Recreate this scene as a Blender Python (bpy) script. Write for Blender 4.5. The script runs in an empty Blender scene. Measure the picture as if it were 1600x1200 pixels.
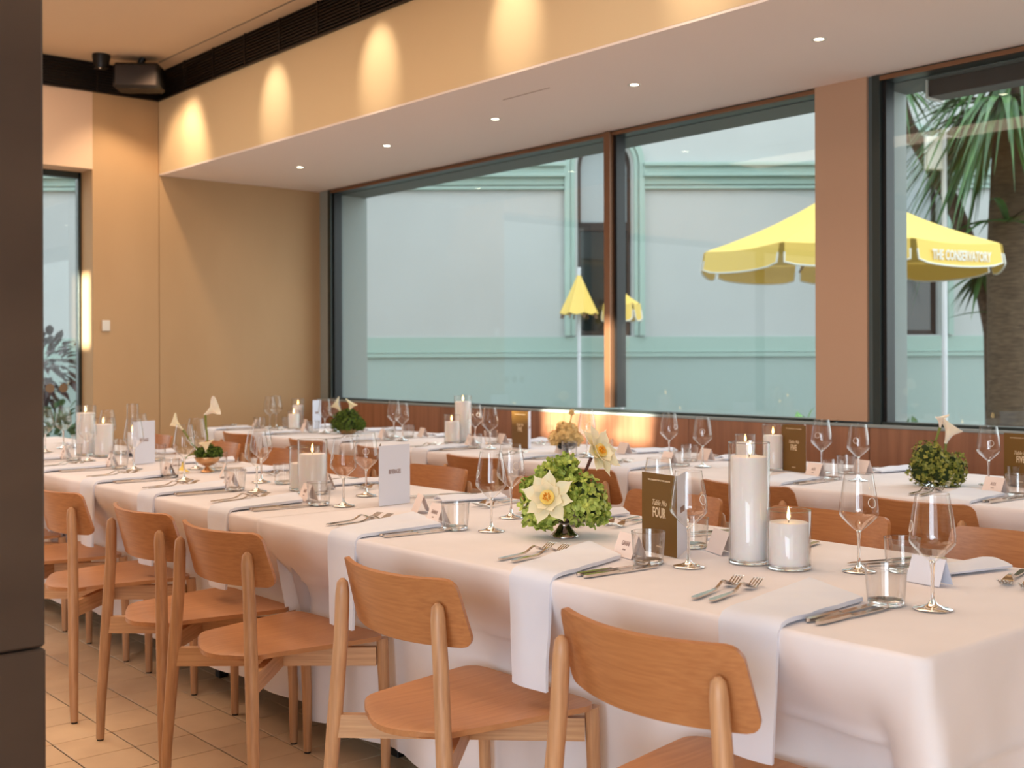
import bpy, bmesh, math, random
from math import sin, cos, pi, sqrt, atan2
from mathutils import Vector, Matrix, noise

# ------------------------------------------------------------------ camera, world, sun, lights, exposure
sc = bpy.context.scene
COL = sc.collection
CA = .7081                                   # yaw of the optical axis: between -x (along the tables) and +y (towards the windows)
AX = Vector((-cos(CA), sin(CA), 0)); RT = Vector((sin(CA), cos(CA), 0)); UP = Vector((0, 0, 1))
cam = bpy.data.cameras.new('camera'); camo = bpy.data.objects.new('camera', cam); COL.objects.link(camo)
cam.sensor_width = 36; cam.lens = 36 * 1823.77 / 1600; cam.shift_y = -(600 - 559.63) / 1600
cam.clip_start = .05; cam.clip_end = 300
ROLL = .0032
r_, u_ = RT * cos(ROLL) - UP * sin(ROLL), RT * sin(ROLL) + UP * cos(ROLL)
camo.matrix_world = Matrix(((r_.x, u_.x, -AX.x, 0), (r_.y, u_.y, -AX.y, 0), (r_.z, u_.z, -AX.z, 1.26), (0, 0, 0, 1)))
cam.dof.use_dof = True; cam.dof.focus_distance = 3.0; cam.dof.aperture_fstop = 5.0
sc.camera = camo
vs = sc.view_settings
vs.view_transform = 'Standard'; vs.look = 'None'; vs.gamma = 1; vs.use_curve_mapping = False; vs.exposure = 0.13
sc.cycles.caustics_reflective = False; sc.cycles.caustics_refractive = False
sc.cycles.sample_clamp_indirect = 4; sc.cycles.max_bounces = 10; sc.cycles.transparent_max_bounces = 24
sc.cycles.diffuse_bounces = 4; sc.cycles.glossy_bounces = 4; sc.cycles.transmission_bounces = 8
sc.cycles.blur_glossy = .5

def lin(r, g, b):
    f = lambda c: (c / 255 / 12.92) if c / 255 <= .04045 else ((c / 255 + .055) / 1.055) ** 2.4
    return (f(r), f(g), f(b), 1)

w = bpy.data.worlds.new('sky'); sc.world = w; w.use_nodes = True
nt = w.node_tree; bg = nt.nodes['Background']
tc = nt.nodes.new('ShaderNodeTexCoord'); sx = nt.nodes.new('ShaderNodeSeparateXYZ'); cr = nt.nodes.new('ShaderNodeValToRGB')
nt.links.new(tc.outputs['Generated'], sx.inputs[0]); nt.links.new(sx.outputs['Z'], cr.inputs[0]); nt.links.new(cr.outputs[0], bg.inputs[0])
cr.color_ramp.elements[0].position = 0; cr.color_ramp.elements[0].color = (.90, .95, .97, 1)
cr.color_ramp.elements[1].position = .7; cr.color_ramp.elements[1].color = (.80, .90, .97, 1)
bg.inputs[1].default_value = 2.7

def light(kind, name, loc, energy, color, aim=None, **k):
    l = bpy.data.lights.new(name, kind); l.energy = energy; l.color = color
    for a, v in k.items(): setattr(l, a, v)
    o = bpy.data.objects.new(name, l); o.location = loc; COL.objects.link(o)
    if aim is not None:
        o.rotation_euler = (Vector(aim) - Vector(loc)).to_track_quat('-Z', 'Y').to_euler()
    return o
WARM = (1, .77, .58); SOFTWARM = (1, .78, .60)
SUNDIR = Vector((-.30, .93, -.19)).normalized()
light('SUN', 'low_sun', (5, -20, 8), 20, (1, .93, .76), Vector((5, -20, 8)) + SUNDIR, angle=.012)
# ceiling lighting of the dining room: broad warm rows, wall washers, soffit and table beams
light('AREA', 'ceiling_row_aisle', (-5.0, .6, 3.42), 72, WARM, (-5.0, .6, 0), shape='RECTANGLE', size=6.6, size_y=1.6)
light('AREA', 'ceiling_row_tables', (-4.8, 2.5, 3.42), 42, WARM, (-4.8, 2.5, 0), shape='RECTANGLE', size=7.0, size_y=.8)
# area lamp added behind the camera in place of window daylight
light('AREA', 'daylight_lamp', (.9, -3.9, 1.6), 360, (.70, .86, 1), (-.6, 3, 1.1), shape='RECTANGLE', size=4.5, size_y=2.4)
light('SPOT', 'corner_downlight', (-7.95, 3.50, 3.44), 50, (1, .72, .46), (-8.67, 3.62, 1.5), spot_size=math.radians(90), spot_blend=.6, shadow_soft_size=.05)
for k in range(7):      # wall washers on the bulkhead
    x = -8.06 + 1.21 * k
    light('SPOT', 'bulkhead_wash', (x, 3.35, 3.45), 26 if k else 13, (1, .82, .62), (x, 3.82, 2.96), spot_size=math.radians(42), spot_blend=1, shadow_soft_size=.02)
SOFFIT_X = [-7.63 + 1.137 * k for k in range(7)]
for x in SOFFIT_X:
    light('SPOT', 'soffit_beam', (x, 4.46, 2.655), 13, (1, .80, .62), (x, 4.36, 0), spot_size=math.radians(78), spot_blend=1, shadow_soft_size=.03)
for x in (-6.9, -5.6, -4.3, -3.0, -1.7):
    light('SPOT', 'table_beam', (x, 2.2, 3.45), 9, (1, .78, .58), (x, 2.25, 0), spot_size=math.radians(62), spot_blend=1, shadow_soft_size=.05)

# ------------------------------------------------------------------ materials
MATS = {}
def mat(name, col=(.8, .8, .8, 1), rough=.6, metal=0, spec=.5, **k):
    m = bpy.data.materials.new(name); m.use_nodes = True; MATS[name] = m
    b = m.node_tree.nodes['Principled BSDF']
    b.inputs['Base Color'].default_value = col; b.inputs['Roughness'].default_value = rough
    b.inputs['Metallic'].default_value = metal; b.inputs['Specular IOR Level'].default_value = spec
    for a, v in k.items(): b.inputs[a.replace('_', ' ')].default_value = v
    return m
def N(m, t, **k):
    n = m.node_tree.nodes.new(t)
    for a, v in k.items(): setattr(n, a, v)
    return n
def L(m, a, b): m.node_tree.links.new(a, b)
def vary(m, c1, c2, scale=(8, 8, 8), detail=4, lo=.35, hi=.65, bump=0, coords='Object', dist=.01, rnd=0):
    """two-tone noise in the base colour with an optional fine bump"""
    b = m.node_tree.nodes['Principled BSDF']
    t = N(m, 'ShaderNodeTexCoord'); mp = N(m, 'ShaderNodeMapping'); mp.inputs['Scale'].default_value = scale
    n = N(m, 'ShaderNodeTexNoise'); n.inputs['Scale'].default_value = 1; n.inputs['Detail'].default_value = detail
    L(m, t.outputs[coords], mp.inputs[0])
    src = mp.outputs[0]
    if rnd:
        oi = N(m, 'ShaderNodeObjectInfo'); ad = N(m, 'ShaderNodeVectorMath', operation='ADD'); sc_ = N(m, 'ShaderNodeVectorMath', operation='SCALE')
        cx = N(m, 'ShaderNodeCombineXYZ'); L(m, oi.outputs['Random'], cx.inputs[0]); L(m, oi.outputs['Random'], cx.inputs[2])
        sc_.inputs['Scale'].default_value = 40; L(m, cx.outputs[0], sc_.inputs[0]); L(m, mp.outputs[0], ad.inputs[0]); L(m, sc_.outputs[0], ad.inputs[1]); src = ad.outputs[0]
    L(m, src, n.inputs['Vector'])
    r = N(m, 'ShaderNodeValToRGB'); r.color_ramp.elements[0].position = lo; r.color_ramp.elements[1].position = hi
    r.color_ramp.elements[0].color = c1; r.color_ramp.elements[1].color = c2
    L(m, n.outputs['Fac'], r.inputs[0]); out = r.outputs[0]
    if rnd:
        hv = N(m, 'ShaderNodeHueSaturation'); mr = N(m, 'ShaderNodeMapRange'); mr.inputs['To Min'].default_value = 1 - rnd; mr.inputs['To Max'].default_value = 1 + rnd
        L(m, oi.outputs['Random'], mr.inputs['Value']); L(m, mr.outputs[0], hv.inputs['Value']); L(m, out, hv.inputs['Color']); out = hv.outputs[0]
    L(m, out, b.inputs['Base Color'])
    if bump:
        bp = N(m, 'ShaderNodeBump'); bp.inputs['Strength'].default_value = bump; bp.inputs['Distance'].default_value = dist
        L(m, n.outputs['Fac'], bp.inputs['Height']); L(m, bp.outputs[0], b.inputs['Normal'])
    return m

vary(mat('oak', rough=.42), lin(178, 130, 92), lin(206, 158, 116), (110, 110, 5), 5, .3, .7, .12, dist=.002, rnd=.05)
vary(mat('oak_rail', rough=.45), lin(190, 142, 100), lin(216, 170, 126), (6, 6, 150), 5, .3, .7, .12, dist=.002, rnd=.05)
vary(mat('oak_veneer', rough=.38), lin(172, 112, 68), lin(190, 130, 82), (7, 90, 160), 5, .3, .7, .06, dist=.002, rnd=.05)
vary(mat('seat_veneer', rough=.34), lin(184, 126, 82), lin(198, 140, 94), (110, 6, 90), 5, .3, .7, .05, dist=.002, rnd=.05)
vary(mat('panel_wood', rough=.45), lin(142, 96, 70), lin(170, 118, 88), (26, 26, 1.6), 6, .3, .7, .05, dist=.003, rnd=.07)
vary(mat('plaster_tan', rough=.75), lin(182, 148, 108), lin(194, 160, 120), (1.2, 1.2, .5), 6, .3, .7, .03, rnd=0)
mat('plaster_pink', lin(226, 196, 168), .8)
mat('paint_brown', lin(190, 152, 124), .6)
mat('ceiling_paint', lin(232, 206, 176), .85)
mat('soffit_paint', lin(246, 234, 228), .85)
mat('bulkhead_paint', lin(222, 198, 158), .8)
mat('back_wall_paint', lin(176, 150, 124), .85)
mat('dark_bronze', lin(42, 32, 26), .45, metal=.3)
mat('frame_metal', lin(58, 66, 64), .38, metal=.5)
mat('frame_brown', lin(134, 94, 66), .4, metal=.3)
mat('reveal_paint', lin(150, 158, 156), .7)
mat('reveal_dark', lin(84, 96, 96), .6)
mat('black_plastic', lin(14, 12, 12), .45)
mat('white_plastic', lin(225, 222, 214), .4)
vary(mat('column_steel', rough=.5, metal=.15), lin(66, 52, 44), lin(88, 72, 60), (1.5, 1.5, 3), 8, .3, .7, .02)
vary(mat('floor_tile', rough=.42), lin(226, 194, 156), lin(240, 210, 172), (6, 6, 6), 6, .3, .7, .02, rnd=.06)
mat('grout', lin(52, 38, 28), .9)
m = vary(mat('linen', rough=.85, Sheen_Weight=.25), lin(232, 226, 229), lin(242, 236, 239), (3, 3, 3), 3)
vary(mat('napkin_cloth', rough=.85, Sheen_Weight=.2), lin(226, 231, 246), lin(234, 238, 250), (5, 5, 5), 3)
mat('card_white', lin(226, 228, 240), .6); mat('card_pink', lin(242, 224, 216), .65)
mat('card_olive', lin(112, 78, 24), .55); mat('print_cream', lin(232, 206, 170), .6); mat('print_brown', lin(150, 120, 110), .6)
mat('steel', lin(215, 205, 195), .16, metal=1); mat('bronze_metal', lin(205, 160, 118), .3, metal=1); mat('silver_dark', lin(170, 160, 155), .15, metal=1)
m = mat('wax', lin(252, 248, 250), .5); m.node_tree.nodes['Principled BSDF'].inputs['Subsurface Weight'].default_value = .4
m.node_tree.nodes['Principled BSDF'].inputs['Subsurface Radius'].default_value = (.02, .012, .008)
mat('wick', lin(40, 26, 20), .9)
vary(mat('hydrangea_green', rough=.6), lin(122, 144, 44), lin(206, 216, 108), (60, 60, 60), 2, .35, .65)
vary(mat('hydrangea_olive', rough=.6), lin(84, 100, 24), lin(168, 164, 70), (60, 60, 60), 2, .35, .65)
vary(mat('moss', rough=.9), lin(44, 66, 16), lin(104, 128, 40), (90, 90, 90), 2, .35, .65)
mat('petal_cream', lin(255, 238, 196), .5, Subsurface_Weight=.3); mat('petal_white', lin(252, 236, 214), .5, Subsurface_Weight=.3)
mat('petal_yellow', lin(244, 214, 110), .5); mat('stamen', lin(236, 160, 30), .6)
mat('cream_bloom', lin(236, 204, 140), .6)
mat('stem_green', lin(122, 132, 44), .5); mat('stem_dark', lin(84, 40, 28), .5)
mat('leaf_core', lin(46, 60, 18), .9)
vary(mat('stucco', rough=.9), lin(186, 188, 188), lin(193, 195, 195), (.6, .6, .6), 5, .3, .7, .02)
mat('stucco_mint', lin(166, 188, 180), .85)
mat('stucco_lower', lin(168, 184, 180), .9)
mat('sash_brown', lin(52, 38, 34), .5)
mat('pane_dark', lin(20, 26, 26), .04, spec=.8)
mat('pane_sky_reflection', lin(170, 178, 182), .1, spec=.6)  # pale colour paints the sky reflected in the upper panes
mat('canvas_yellow', lin(242, 204, 104), .75)
mat('piping_white', lin(236, 230, 220), .7)
mat('pole_white', lin(226, 226, 232), .5)
vary(mat('bark', rough=.9), lin(66, 52, 40), lin(112, 92, 72), (8, 8, 60), 5, .3, .7, .5)
vary(mat('bark_mottled', rough=.9), lin(62, 46, 38), lin(108, 86, 72), (14, 14, 14), 5, .3, .7, .4)
vary(mat('strap_leaf', rough=.4), lin(28, 72, 34), lin(74, 118, 52), (3, 3, 1), 3, .3, .7, rnd=.25)
mat('dark_leaf', lin(58, 22, 24), .4); mat('bush_leaf', lin(60, 96, 52), .6)
vary(mat('paving', rough=.9), lin(120, 116, 110), lin(150, 146, 138), (2, 2, 2), 5)
mat('dot_film', lin(130, 112, 92), .6)
mat('bench_fabric', lin(120, 72, 48), .7)

def emit(name, col, s):
    m = bpy.data.materials.new(name); m.use_nodes = True; MATS[name] = m
    t = m.node_tree; t.nodes.clear(); e = t.nodes.new('ShaderNodeEmission'); o = t.nodes.new('ShaderNodeOutputMaterial')
    e.inputs[0].default_value = col; e.inputs[1].default_value = s; t.links.new(e.outputs[0], o.inputs[0]); return m
emit('flame', (1, .62, .22, 1), 9); emit('lamp_glow', (1, .86, .62, 1), 14)

def thin_glass(name, tint, rough=0.0, refl=1.0, f0=.04, power=5):
    m = bpy.data.materials.new(name); m.use_nodes = True; MATS[name] = m
    t = m.node_tree; t.nodes.clear()
    o = t.nodes.new('ShaderNodeOutputMaterial'); mx = t.nodes.new('ShaderNodeMixShader'); tr = t.nodes.new('ShaderNodeBsdfTransparent')
    gl = t.nodes.new('ShaderNodeBsdfGlossy'); fr = t.nodes.new('ShaderNodeLayerWeight'); fr.inputs[0].default_value = .5
    pw = t.nodes.new('ShaderNodeMath'); pw.operation = 'POWER'; pw.inputs[1].default_value = power      # Schlick: F0 + (1-F0) (1-cos)^n, the same from both sides
    mu = t.nodes.new('ShaderNodeMath'); mu.operation = 'MULTIPLY_ADD'; mu.inputs[1].default_value = (1 - f0) * refl; mu.inputs[2].default_value = f0 * refl; mu.use_clamp = True
    t.links.new(fr.outputs['Facing'], pw.inputs[0])
    tr.inputs[0].default_value = tint; gl.inputs['Roughness'].default_value = rough
    t.links.new(pw.outputs[0], mu.inputs[0]); t.links.new(mu.outputs[0], mx.inputs[0]); t.links.new(tr.outputs[0], mx.inputs[1]); t.links.new(gl.outputs[0], mx.inputs[2]); t.links.new(mx.outputs[0], o.inputs[0])
    return m
thin_glass('glass_thin', (.985, .98, .975, 1), .02, 1.0, .07, 3)
thin_glass('glass_vessel', (.985, .98, .975, 1), .02, .9, .04, 3.5)
thin_glass('window_glass', (.955, .985, .975, 1), 0, 1.2)
m = mat('glass_solid', (1, .985, .96, 1), .02); m.node_tree.nodes['Principled BSDF'].inputs['Transmission Weight'].default_value = 1
mat('etched', lin(240, 232, 224), .6)

# ------------------------------------------------------------------ mesh helpers
class MB:
    def __init__(s): s.v = []; s.f = []
    def add(s, vs_, fs):
        o = len(s.v); s.v += [tuple(p) for p in vs_]; s.f += [tuple(i + o for i in f) for f in fs]; return s
    def box(s, x0, x1, y0, y1, z0, z1, c=0):
        if c:
            b = bmesh.new(); bmesh.ops.create_cube(b, size=1)
            for q in b.verts: q.co = Vector(((x0 + x1) / 2 + q.co.x * (x1 - x0), (y0 + y1) / 2 + q.co.y * (y1 - y0), (z0 + z1) / 2 + q.co.z * (z1 - z0)))
            bmesh.ops.bevel(b, geom=b.edges[:], offset=c, segments=1, affect='EDGES')
            b.verts.index_update(); s.add([q.co for q in b.verts], [[q.index for q in f.verts] for f in b.faces]); b.free(); return s
        P = [(x, y, z) for z in (z0, z1) for y in (y0, y1) for x in (x0, x1)]
        return s.add(P, [(0, 2, 3, 1), (4, 5, 7, 6), (0, 1, 5, 4), (2, 6, 7, 3), (0, 4, 6, 2), (1, 3, 7, 5)])
    def obox(s, o, a, b, c):          # oriented box: centre o, half vectors a b c
        P = [o + i * a + j * b + k * c for k in (-1, 1) for j in (-1, 1) for i in (-1, 1)]
        return s.add(P, [(0, 2, 3, 1), (4, 5, 7, 6), (0, 1, 5, 4), (2, 6, 7, 3), (0, 4, 6, 2), (1, 3, 7, 5)])
    def lathe(s, prof, seg=24, c=(0, 0, 0), close=True):
        vv = []; n = len(prof)
        for r, z in prof:
            for k in range(seg):
                a = 2 * pi * k / seg; vv.append((c[0] + r * cos(a), c[1] + r * sin(a), c[2] + z))
        ff = [(i * seg + k, i * seg + (k + 1) % seg, (i + 1) * seg + (k + 1) % seg, (i + 1) * seg + k) for i in range(n - 1) for k in range(seg)]
        if close:
            if prof[0][0] > 1e-5: ff.append(tuple(range(seg - 1, -1, -1)))
            if prof[-1][0] > 1e-5: ff.append(tuple((n - 1) * seg + k for k in range(seg)))
        return s.add(vv, ff)
    def tube(s, pts, rad, seg=10, flat=None):
        pts = [Vector(p) for p in pts]; n = len(pts); rad = rad if isinstance(rad, (list, tuple)) else [rad] * n
        vv = []; ref = None
        for i, p in enumerate(pts):
            t = (pts[min(i + 1, n - 1)] - pts[max(i - 1, 0)]).normalized()
            if ref is None: ref = (UP if abs(t.z) < .9 else Vector((1, 0, 0)))
            a = t.cross(ref).normalized(); b = a.cross(t).normalized(); ref = b
            fl = flat if flat else 1
            for k in range(seg):
                q = 2 * pi * k / seg; vv.append(p + rad[i] * (cos(q) * a + fl * sin(q) * b))
        ff = [(i * seg + k, i * seg + (k + 1) % seg, (i + 1) * seg + (k + 1) % seg, (i + 1) * seg + k) for i in range(n - 1) for k in range(seg)]
        ff += [tuple(range(seg - 1, -1, -1)), tuple((n - 1) * seg + k for k in range(seg))]
        return s.add(vv, ff)
    def shell(s, fn, nu, nv, th, nrm=None):     # thick sheet from a surface fn(u,v), u and v in 0..1
        e = 1e-3; P = []; Q = []
        for j in range(nv + 1):
            for i in range(nu + 1):
                u, v = i / nu, j / nv; p = fn(u, v)
                a = fn(min(u + e, 1), v) - fn(max(u - e, 0), v); b = fn(u, min(v + e, 1)) - fn(u, max(v - e, 0))
                n_ = a.cross(b); n_ = n_.normalized() if n_.length > 1e-12 else UP.copy()
                if nrm: n_ = nrm(u, v)
                P.append(p + n_ * th / 2); Q.append(p - n_ * th / 2)
        K = len(P); W = nu + 1; ff = []
        for j in range(nv):
            for i in range(nu):
                a = j * W + i; ff.append((a, a + 1, a + W + 1, a + W)); ff.append((K + a, K + a + W, K + a + W + 1, K + a + 1))
        B = [(i, 0) for i in range(nu)] + [(nu, j) for j in range(nv)] + [(i, nv) for i in range(nu, 0, -1)] + [(0, j) for j in range(nv, 0, -1)]
        I = [j * W + i for i, j in B]
        for k in range(len(I)):
            a, b = I[k], I[(k + 1) % len(I)]; ff.append((a, K + a, K + b, b))
        return s.add(P + Q, ff)
    def mesh(s, name, m, smooth=True, sharp=40):
        me = bpy.data.meshes.new(name); me.from_pydata(s.v, [], s.f); me.update()
        if smooth:
            me.polygons.foreach_set('use_smooth', [True] * len(me.polygons)); me.set_sharp_from_angle(angle=math.radians(sharp))
        me.materials.append(MATS[m]); return me
    def build(s, name, m, parent=None, smooth=True, sharp=40, loc=None):
        o = bpy.data.objects.new(name, s.mesh(name, m, smooth, sharp)); COL.objects.link(o)
        if parent: o.parent = parent
        if loc: o.location = loc
        return o
def inst(name, me, parent=None, loc=None, rot=None, scale=None):
    o = bpy.data.objects.new(name, me); COL.objects.link(o)
    if parent: o.parent = parent
    if loc is not None: o.location = loc
    if rot is not None: o.rotation_euler = rot
    if scale is not None: o.scale = scale
    return o
def tag(o, label=None, cat=None, group=None, kind=None):
    for a, v in (('label', label), ('category', cat), ('group', group), ('kind', kind)):
        if v: o[a] = v
    return o
def thing(name, label, cat, loc=(0, 0, 0), rz=0, group=None):
    o = bpy.data.objects.new(name, None); COL.objects.link(o); o.location = loc; o.rotation_euler = (0, 0, rz); o.empty_display_size = .1
    return tag(o, label, cat, group)
def dup(root, loc, rz=0, label=None, group=None, scale=None):
    r = root.copy(); COL.objects.link(r); r.location = loc; r.rotation_euler = (0, 0, rz)
    if label: r['label'] = label
    if group: r['group'] = group
    if scale: r.scale = scale
    for ch in list(root.children):
        c = ch.copy(); COL.objects.link(c); c.parent = r
        for g in list(ch.children):
            d = g.copy(); COL.objects.link(d); d.parent = c
    return r
def place(proto, used, loc, rz, label, group):
    """first use moves the prototype itself"""
    if not used: used.append(1); proto.location = loc; proto.rotation_euler = (0, 0, rz); tag(proto, label, None, group); return proto
    return dup(proto, loc, rz, label, group)
def text_mesh(s, size, m, sx_=1, shear=0, bold=.0, depth=.0004):
    c = bpy.data.curves.new('t', 'FONT'); c.body = s; c.size = size; c.align_x = 'CENTER'; c.align_y = 'CENTER'; c.shear = shear; c.offset = bold; c.extrude = depth; c.resolution_u = 2
    o = bpy.data.objects.new('t', c); COL.objects.link(o); dg = bpy.context.evaluated_depsgraph_get()
    me = bpy.data.meshes.new_from_object(o.evaluated_get(dg)); bpy.data.objects.remove(o); bpy.data.curves.remove(c)
    me.transform(Matrix.Diagonal((sx_, 1, 1, 1))); me.materials.clear(); me.materials.append(MATS[m]); return me
def struct(o): return tag(o, kind='structure')
ORD = 'first second third fourth fifth sixth seventh eighth ninth tenth'.split()
def cpos(px, py, d):                   # world point at depth d along the optical axis (only a way to write down coordinates)
    return AX * d + RT * ((px - 800) / 1823.77 * d) + Vector((0, 0, 1.26 + (559.63 - py) / 1823.77 * d))

# ------------------------------------------------------------------ ROOM SHELL
XW, XE, YS, YW = -8.67, 3.0, -4.0, 5.26
ZS, ZB, ZC, SILL = 2.70, 3.26, 3.486, .918
# floor: recessed grout bed with every tile above it
fl = struct(MB().box(XW - .3, XE, YS, YW + .3, -.06, -.004).build('floor', 'grout', None, False))
TP = .1965; tx0, ty0 = -3.881, 1.3385
def tile_mesh(cell):
    mb = MB()
    for (cx, cy) in cell: mb.box(cx - TP / 2 + .0018, cx + TP / 2 - .0026, cy - TP / 2 + .0026, cy + TP / 2 - .0026, -.004, 0, .0009)
    return mb
tm = tile_mesh([(0, 0)]).mesh('tile', 'floor_tile', False)
rest = []; near = []
for i in range(-25, 36):
    for j in range(-28, 20):
        cx, cy = tx0 + (i + .5) * TP, ty0 + (j + .5) * TP
        if XW < cx - .1 and cx + .1 < XE and YS < cy - .1 and cy + .1 < YW:
            dd = cx * AX.x + cy * AX.y; rr = cx * RT.x + cy * RT.y
            if dd > .5 and -780 < rr / dd * 1824 < -40 and cy < 2.1 and cx > -6.6 and 1.26 / dd * 1824 < 720: near.append((cx, cy))
            else: rest.append((cx, cy))
near.sort(key=lambda c: c[0] ** 2 + c[1] ** 2); rest += near[290:]; near = near[:290]
for c in near: inst('tile', tm, fl, (c[0], c[1], 0), (0, 0, random.choice((0, pi / 2, pi, -pi / 2))))
o = MB()
for (cx, cy) in rest: o.box(cx - TP / 2 + .0018, cx + TP / 2 - .0018, cy - TP / 2 + .0018, cy + TP / 2 - .0018, -.004, 0)
tag(o.build('tile', 'floor_tile', fl, False), kind='stuff')

ce = struct(MB().box(XW - .4, XE + .2, YS - .2, 3.682, ZC, ZC + .12).box(XW - .4, XW + .28, 3.682, 3.697, ZC, ZC + .12).box(XW - .4, XE + .2, 3.697, YW + .3, ZC, ZC + .12).build('ceiling', 'ceiling_paint', None, False))
MB().box(XW + .28, XE, 3.682, 3.697, ZC + .004, ZC + .1).build('slot_lining', 'black_plastic', ce, False)
# bulkhead with the low soffit over the window table
bk = struct(MB().box(XW, XE, 3.82, 3.90, ZS, ZB).build('wall_bulkhead', 'bulkhead_paint', None, False))
MB().box(XW, XE, 3.84, YW + .02, ZB - .02, ZC).build('bulkhead_top', 'dark_bronze', bk, False)
so = struct(MB().box(XW, XE, 3.821, YW + .02, ZS - .012, ZS - .0005).build('ceiling_soffit', 'soffit_paint', None, False))
MB().box(-4.93, -4.55, 4.16, 4.165, ZS - .0135, ZS - .012).build('access_seam', 'frame_brown', so, False)

# dark louvred air grilles between wall top and ceiling
def grille(name, label, p0, dirv, length, n_in, divs):
    t = thing(name, label, 'air grille')
    nrm = n_in; up = Vector((0, 0, 1)); h = ZC - ZB
    p0 = Vector(p0); mid = p0 + dirv * length / 2 + up * h / 2
    MB().obox(mid - nrm * .02, dirv * length / 2, nrm * .004, up * h / 2).build('backing', 'black_plastic', t, False)
    s_ = MB()
    for k in range(11):
        s_.obox(p0 + dirv * length / 2 + up * (h * (k + .5) / 11), dirv * length / 2, nrm * .008, up * .003)
    tag(s_.build('slat', 'dark_bronze', t, False), kind='stuff')
    for k in range(divs + 1):
        MB().obox(p0 + dirv * (length * k / divs) + up * h / 2 + nrm * .006, dirv * .005, nrm * .006, up * h / 2).build('divider', 'dark_bronze', t, False)
    f = MB()
    f.obox(p0 + dirv * length / 2 + up * .004 + nrm * .006, dirv * length / 2, nrm * .01, up * .004)
    f.build('frame', 'dark_bronze', t, False)
    return t
grille('air_grille', 'long dark louvred air grille above the cream bulkhead', (XW, 3.815, ZB), Vector((1, 0, 0)), 11.4, Vector((0, -1, 0)), 24)
grille('air_grille', 'short dark louvred air grille above the end wall with speakers in front', (XW + .005, 3.82, ZB), Vector((0, -1, 0)), 5.4, Vector((1, 0, 0)), 11)

# end wall (left of the photo) with its recessed window
wl = struct(MB().box(XW - .3, XW, 3.82, YW + .3, 0, ZC).build('wall_left', 'plaster_tan', None, False))
MB().box(XW - .3, XW - .002, 3.30, 3.816, 0, ZB).build('panel', 'plaster_tan', wl, False)
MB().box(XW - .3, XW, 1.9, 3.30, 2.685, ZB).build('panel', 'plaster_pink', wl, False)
MB().box(XW - .3, XW - .02, YS, 3.82, ZB, ZC).build('panel', 'black_plastic', wl, False)
MB().box(XW - .3, XW, 1.55, 1.9, 0, ZB).build('panel', 'plaster_tan', wl, False)
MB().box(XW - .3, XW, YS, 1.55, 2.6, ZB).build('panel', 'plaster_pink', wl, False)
MB().box(XW - .3, XW, YS, -3.4, 0, 2.6).build('panel', 'plaster_tan', wl, False)
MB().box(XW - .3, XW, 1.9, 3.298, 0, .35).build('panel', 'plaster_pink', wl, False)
tag(MB().box(XW, XW + .012, 3.365, 3.425, 1.475, 1.555, .003).build('light_switch', 'white_plastic'), 'small square white switch plate on the tan end wall', 'light switch')
def window(name, x0, x1, z0, z1, mull, y=5.30, glass='window_glass'):
    f = MB(); s_ = .045
    f.box(x0, x0 + s_, y - .05, y + .06, z0, z1, .002).box(x1 - s_, x1, y - .05, y + .06, z0, z1, .002).box(x0, x1, y - .04, y + .06, z0, z0 + .014, .002).box(x0, x1, y - .04, y + .06, z1 - .03, z1, .002)
    w_ = struct(f.build(name, 'frame_metal', None, False))
    b = MB().box(x0 + s_, x0 + s_ + .022, y - .025, y + .05, z0 + .014, z1 - .03).box(x1 - s_ - .022, x1 - s_, y - .025, y + .05, z0 + .03, z1 - .03)
    b.build('gasket', 'black_plastic', w_, False)
    xs = [x0 + s_] + mull + [x1 - s_]
    for a, c in zip(xs[:-1], xs[1:]):
        MB().box(a + .01, c - .01, y + .010, y + .018, z0 + .02, z1 - .02).build('pane', glass, w_, False)
    for mx in mull:
        MB().box(mx - .026, mx + .026, y - .07, y + .05, z0 + .03, z1 - .005, .003).build('mullion', 'frame_brown', w_, False)
        MB().box(mx + .026, mx + .05, y - .03, y + .05, z0 + .03, z1 - .03).build('gasket', 'black_plastic', w_, False)
    MB().box(x0 + s_, x1 - s_, y - .05, y - .03, z1 - .03, z1 - .008).build('head_reflection', 'frame_brown', w_, False)  # brown strip paints a reflection along the window head
    return w_
window('window_1', -8.53, -3.57, SILL + .0, ZS - .012, [-5.19])
window('window_2', -3.315, -.6, SILL + .0, ZS - .012, [])
ww = struct(MB().box(XW, -8.53, YW, YW + .38, 0, ZS).box(-3.57, -3.36, YW + .06, YW + .38, 0, ZS).box(-.6, XE, YW, YW + .38, 0, ZC).box(XW, XE, YW + .02, YW + .38, ZS - .03, ZC).box(XW, XE, YW + .02, YW + .38, 0, SILL - .02).build('wall_window', 'reveal_paint', None, False))
MB().box(-3.650, -3.34, YW - .018, YW + .058, SILL + .012, ZS - .012).build('pier', 'paint_brown', ww, False)
MB().box(-3.34, -3.315, YW + .0, YW + .02, SILL + .012, ZS - .012).build('pier_edge', 'reveal_dark', ww, False)
# outer reveals (what is seen through the panes beside the frame)
MB().box(-8.60, -8.518, 5.365, 5.64, SILL, ZS).box(-3.40, -3.352, 5.365, 5.64, SILL, ZS).build('outer_reveal', 'reveal_paint', ww, False)
MB().box(-8.53, -3.62, 5.365, 5.64, ZS - .045, ZS - .03).box(-3.35, -.6, 5.365, 5.64, ZS - .045, ZS - .03).build('outer_head', 'reveal_dark', ww, False)
t = thing('blind_box', 'black roller blind box outside the window beside the palm', 'blind box')
MB().box(-3.10, -.7, 5.42, 5.56, ZS - .13, ZS - .048, .004).build('casing', 'black_plastic', t, False)
MB().box(-3.11, -3.10, 5.41, 5.57, ZS - .14, ZS - .045, .002).build('end_cap', 'white_plastic', t, False)
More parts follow.
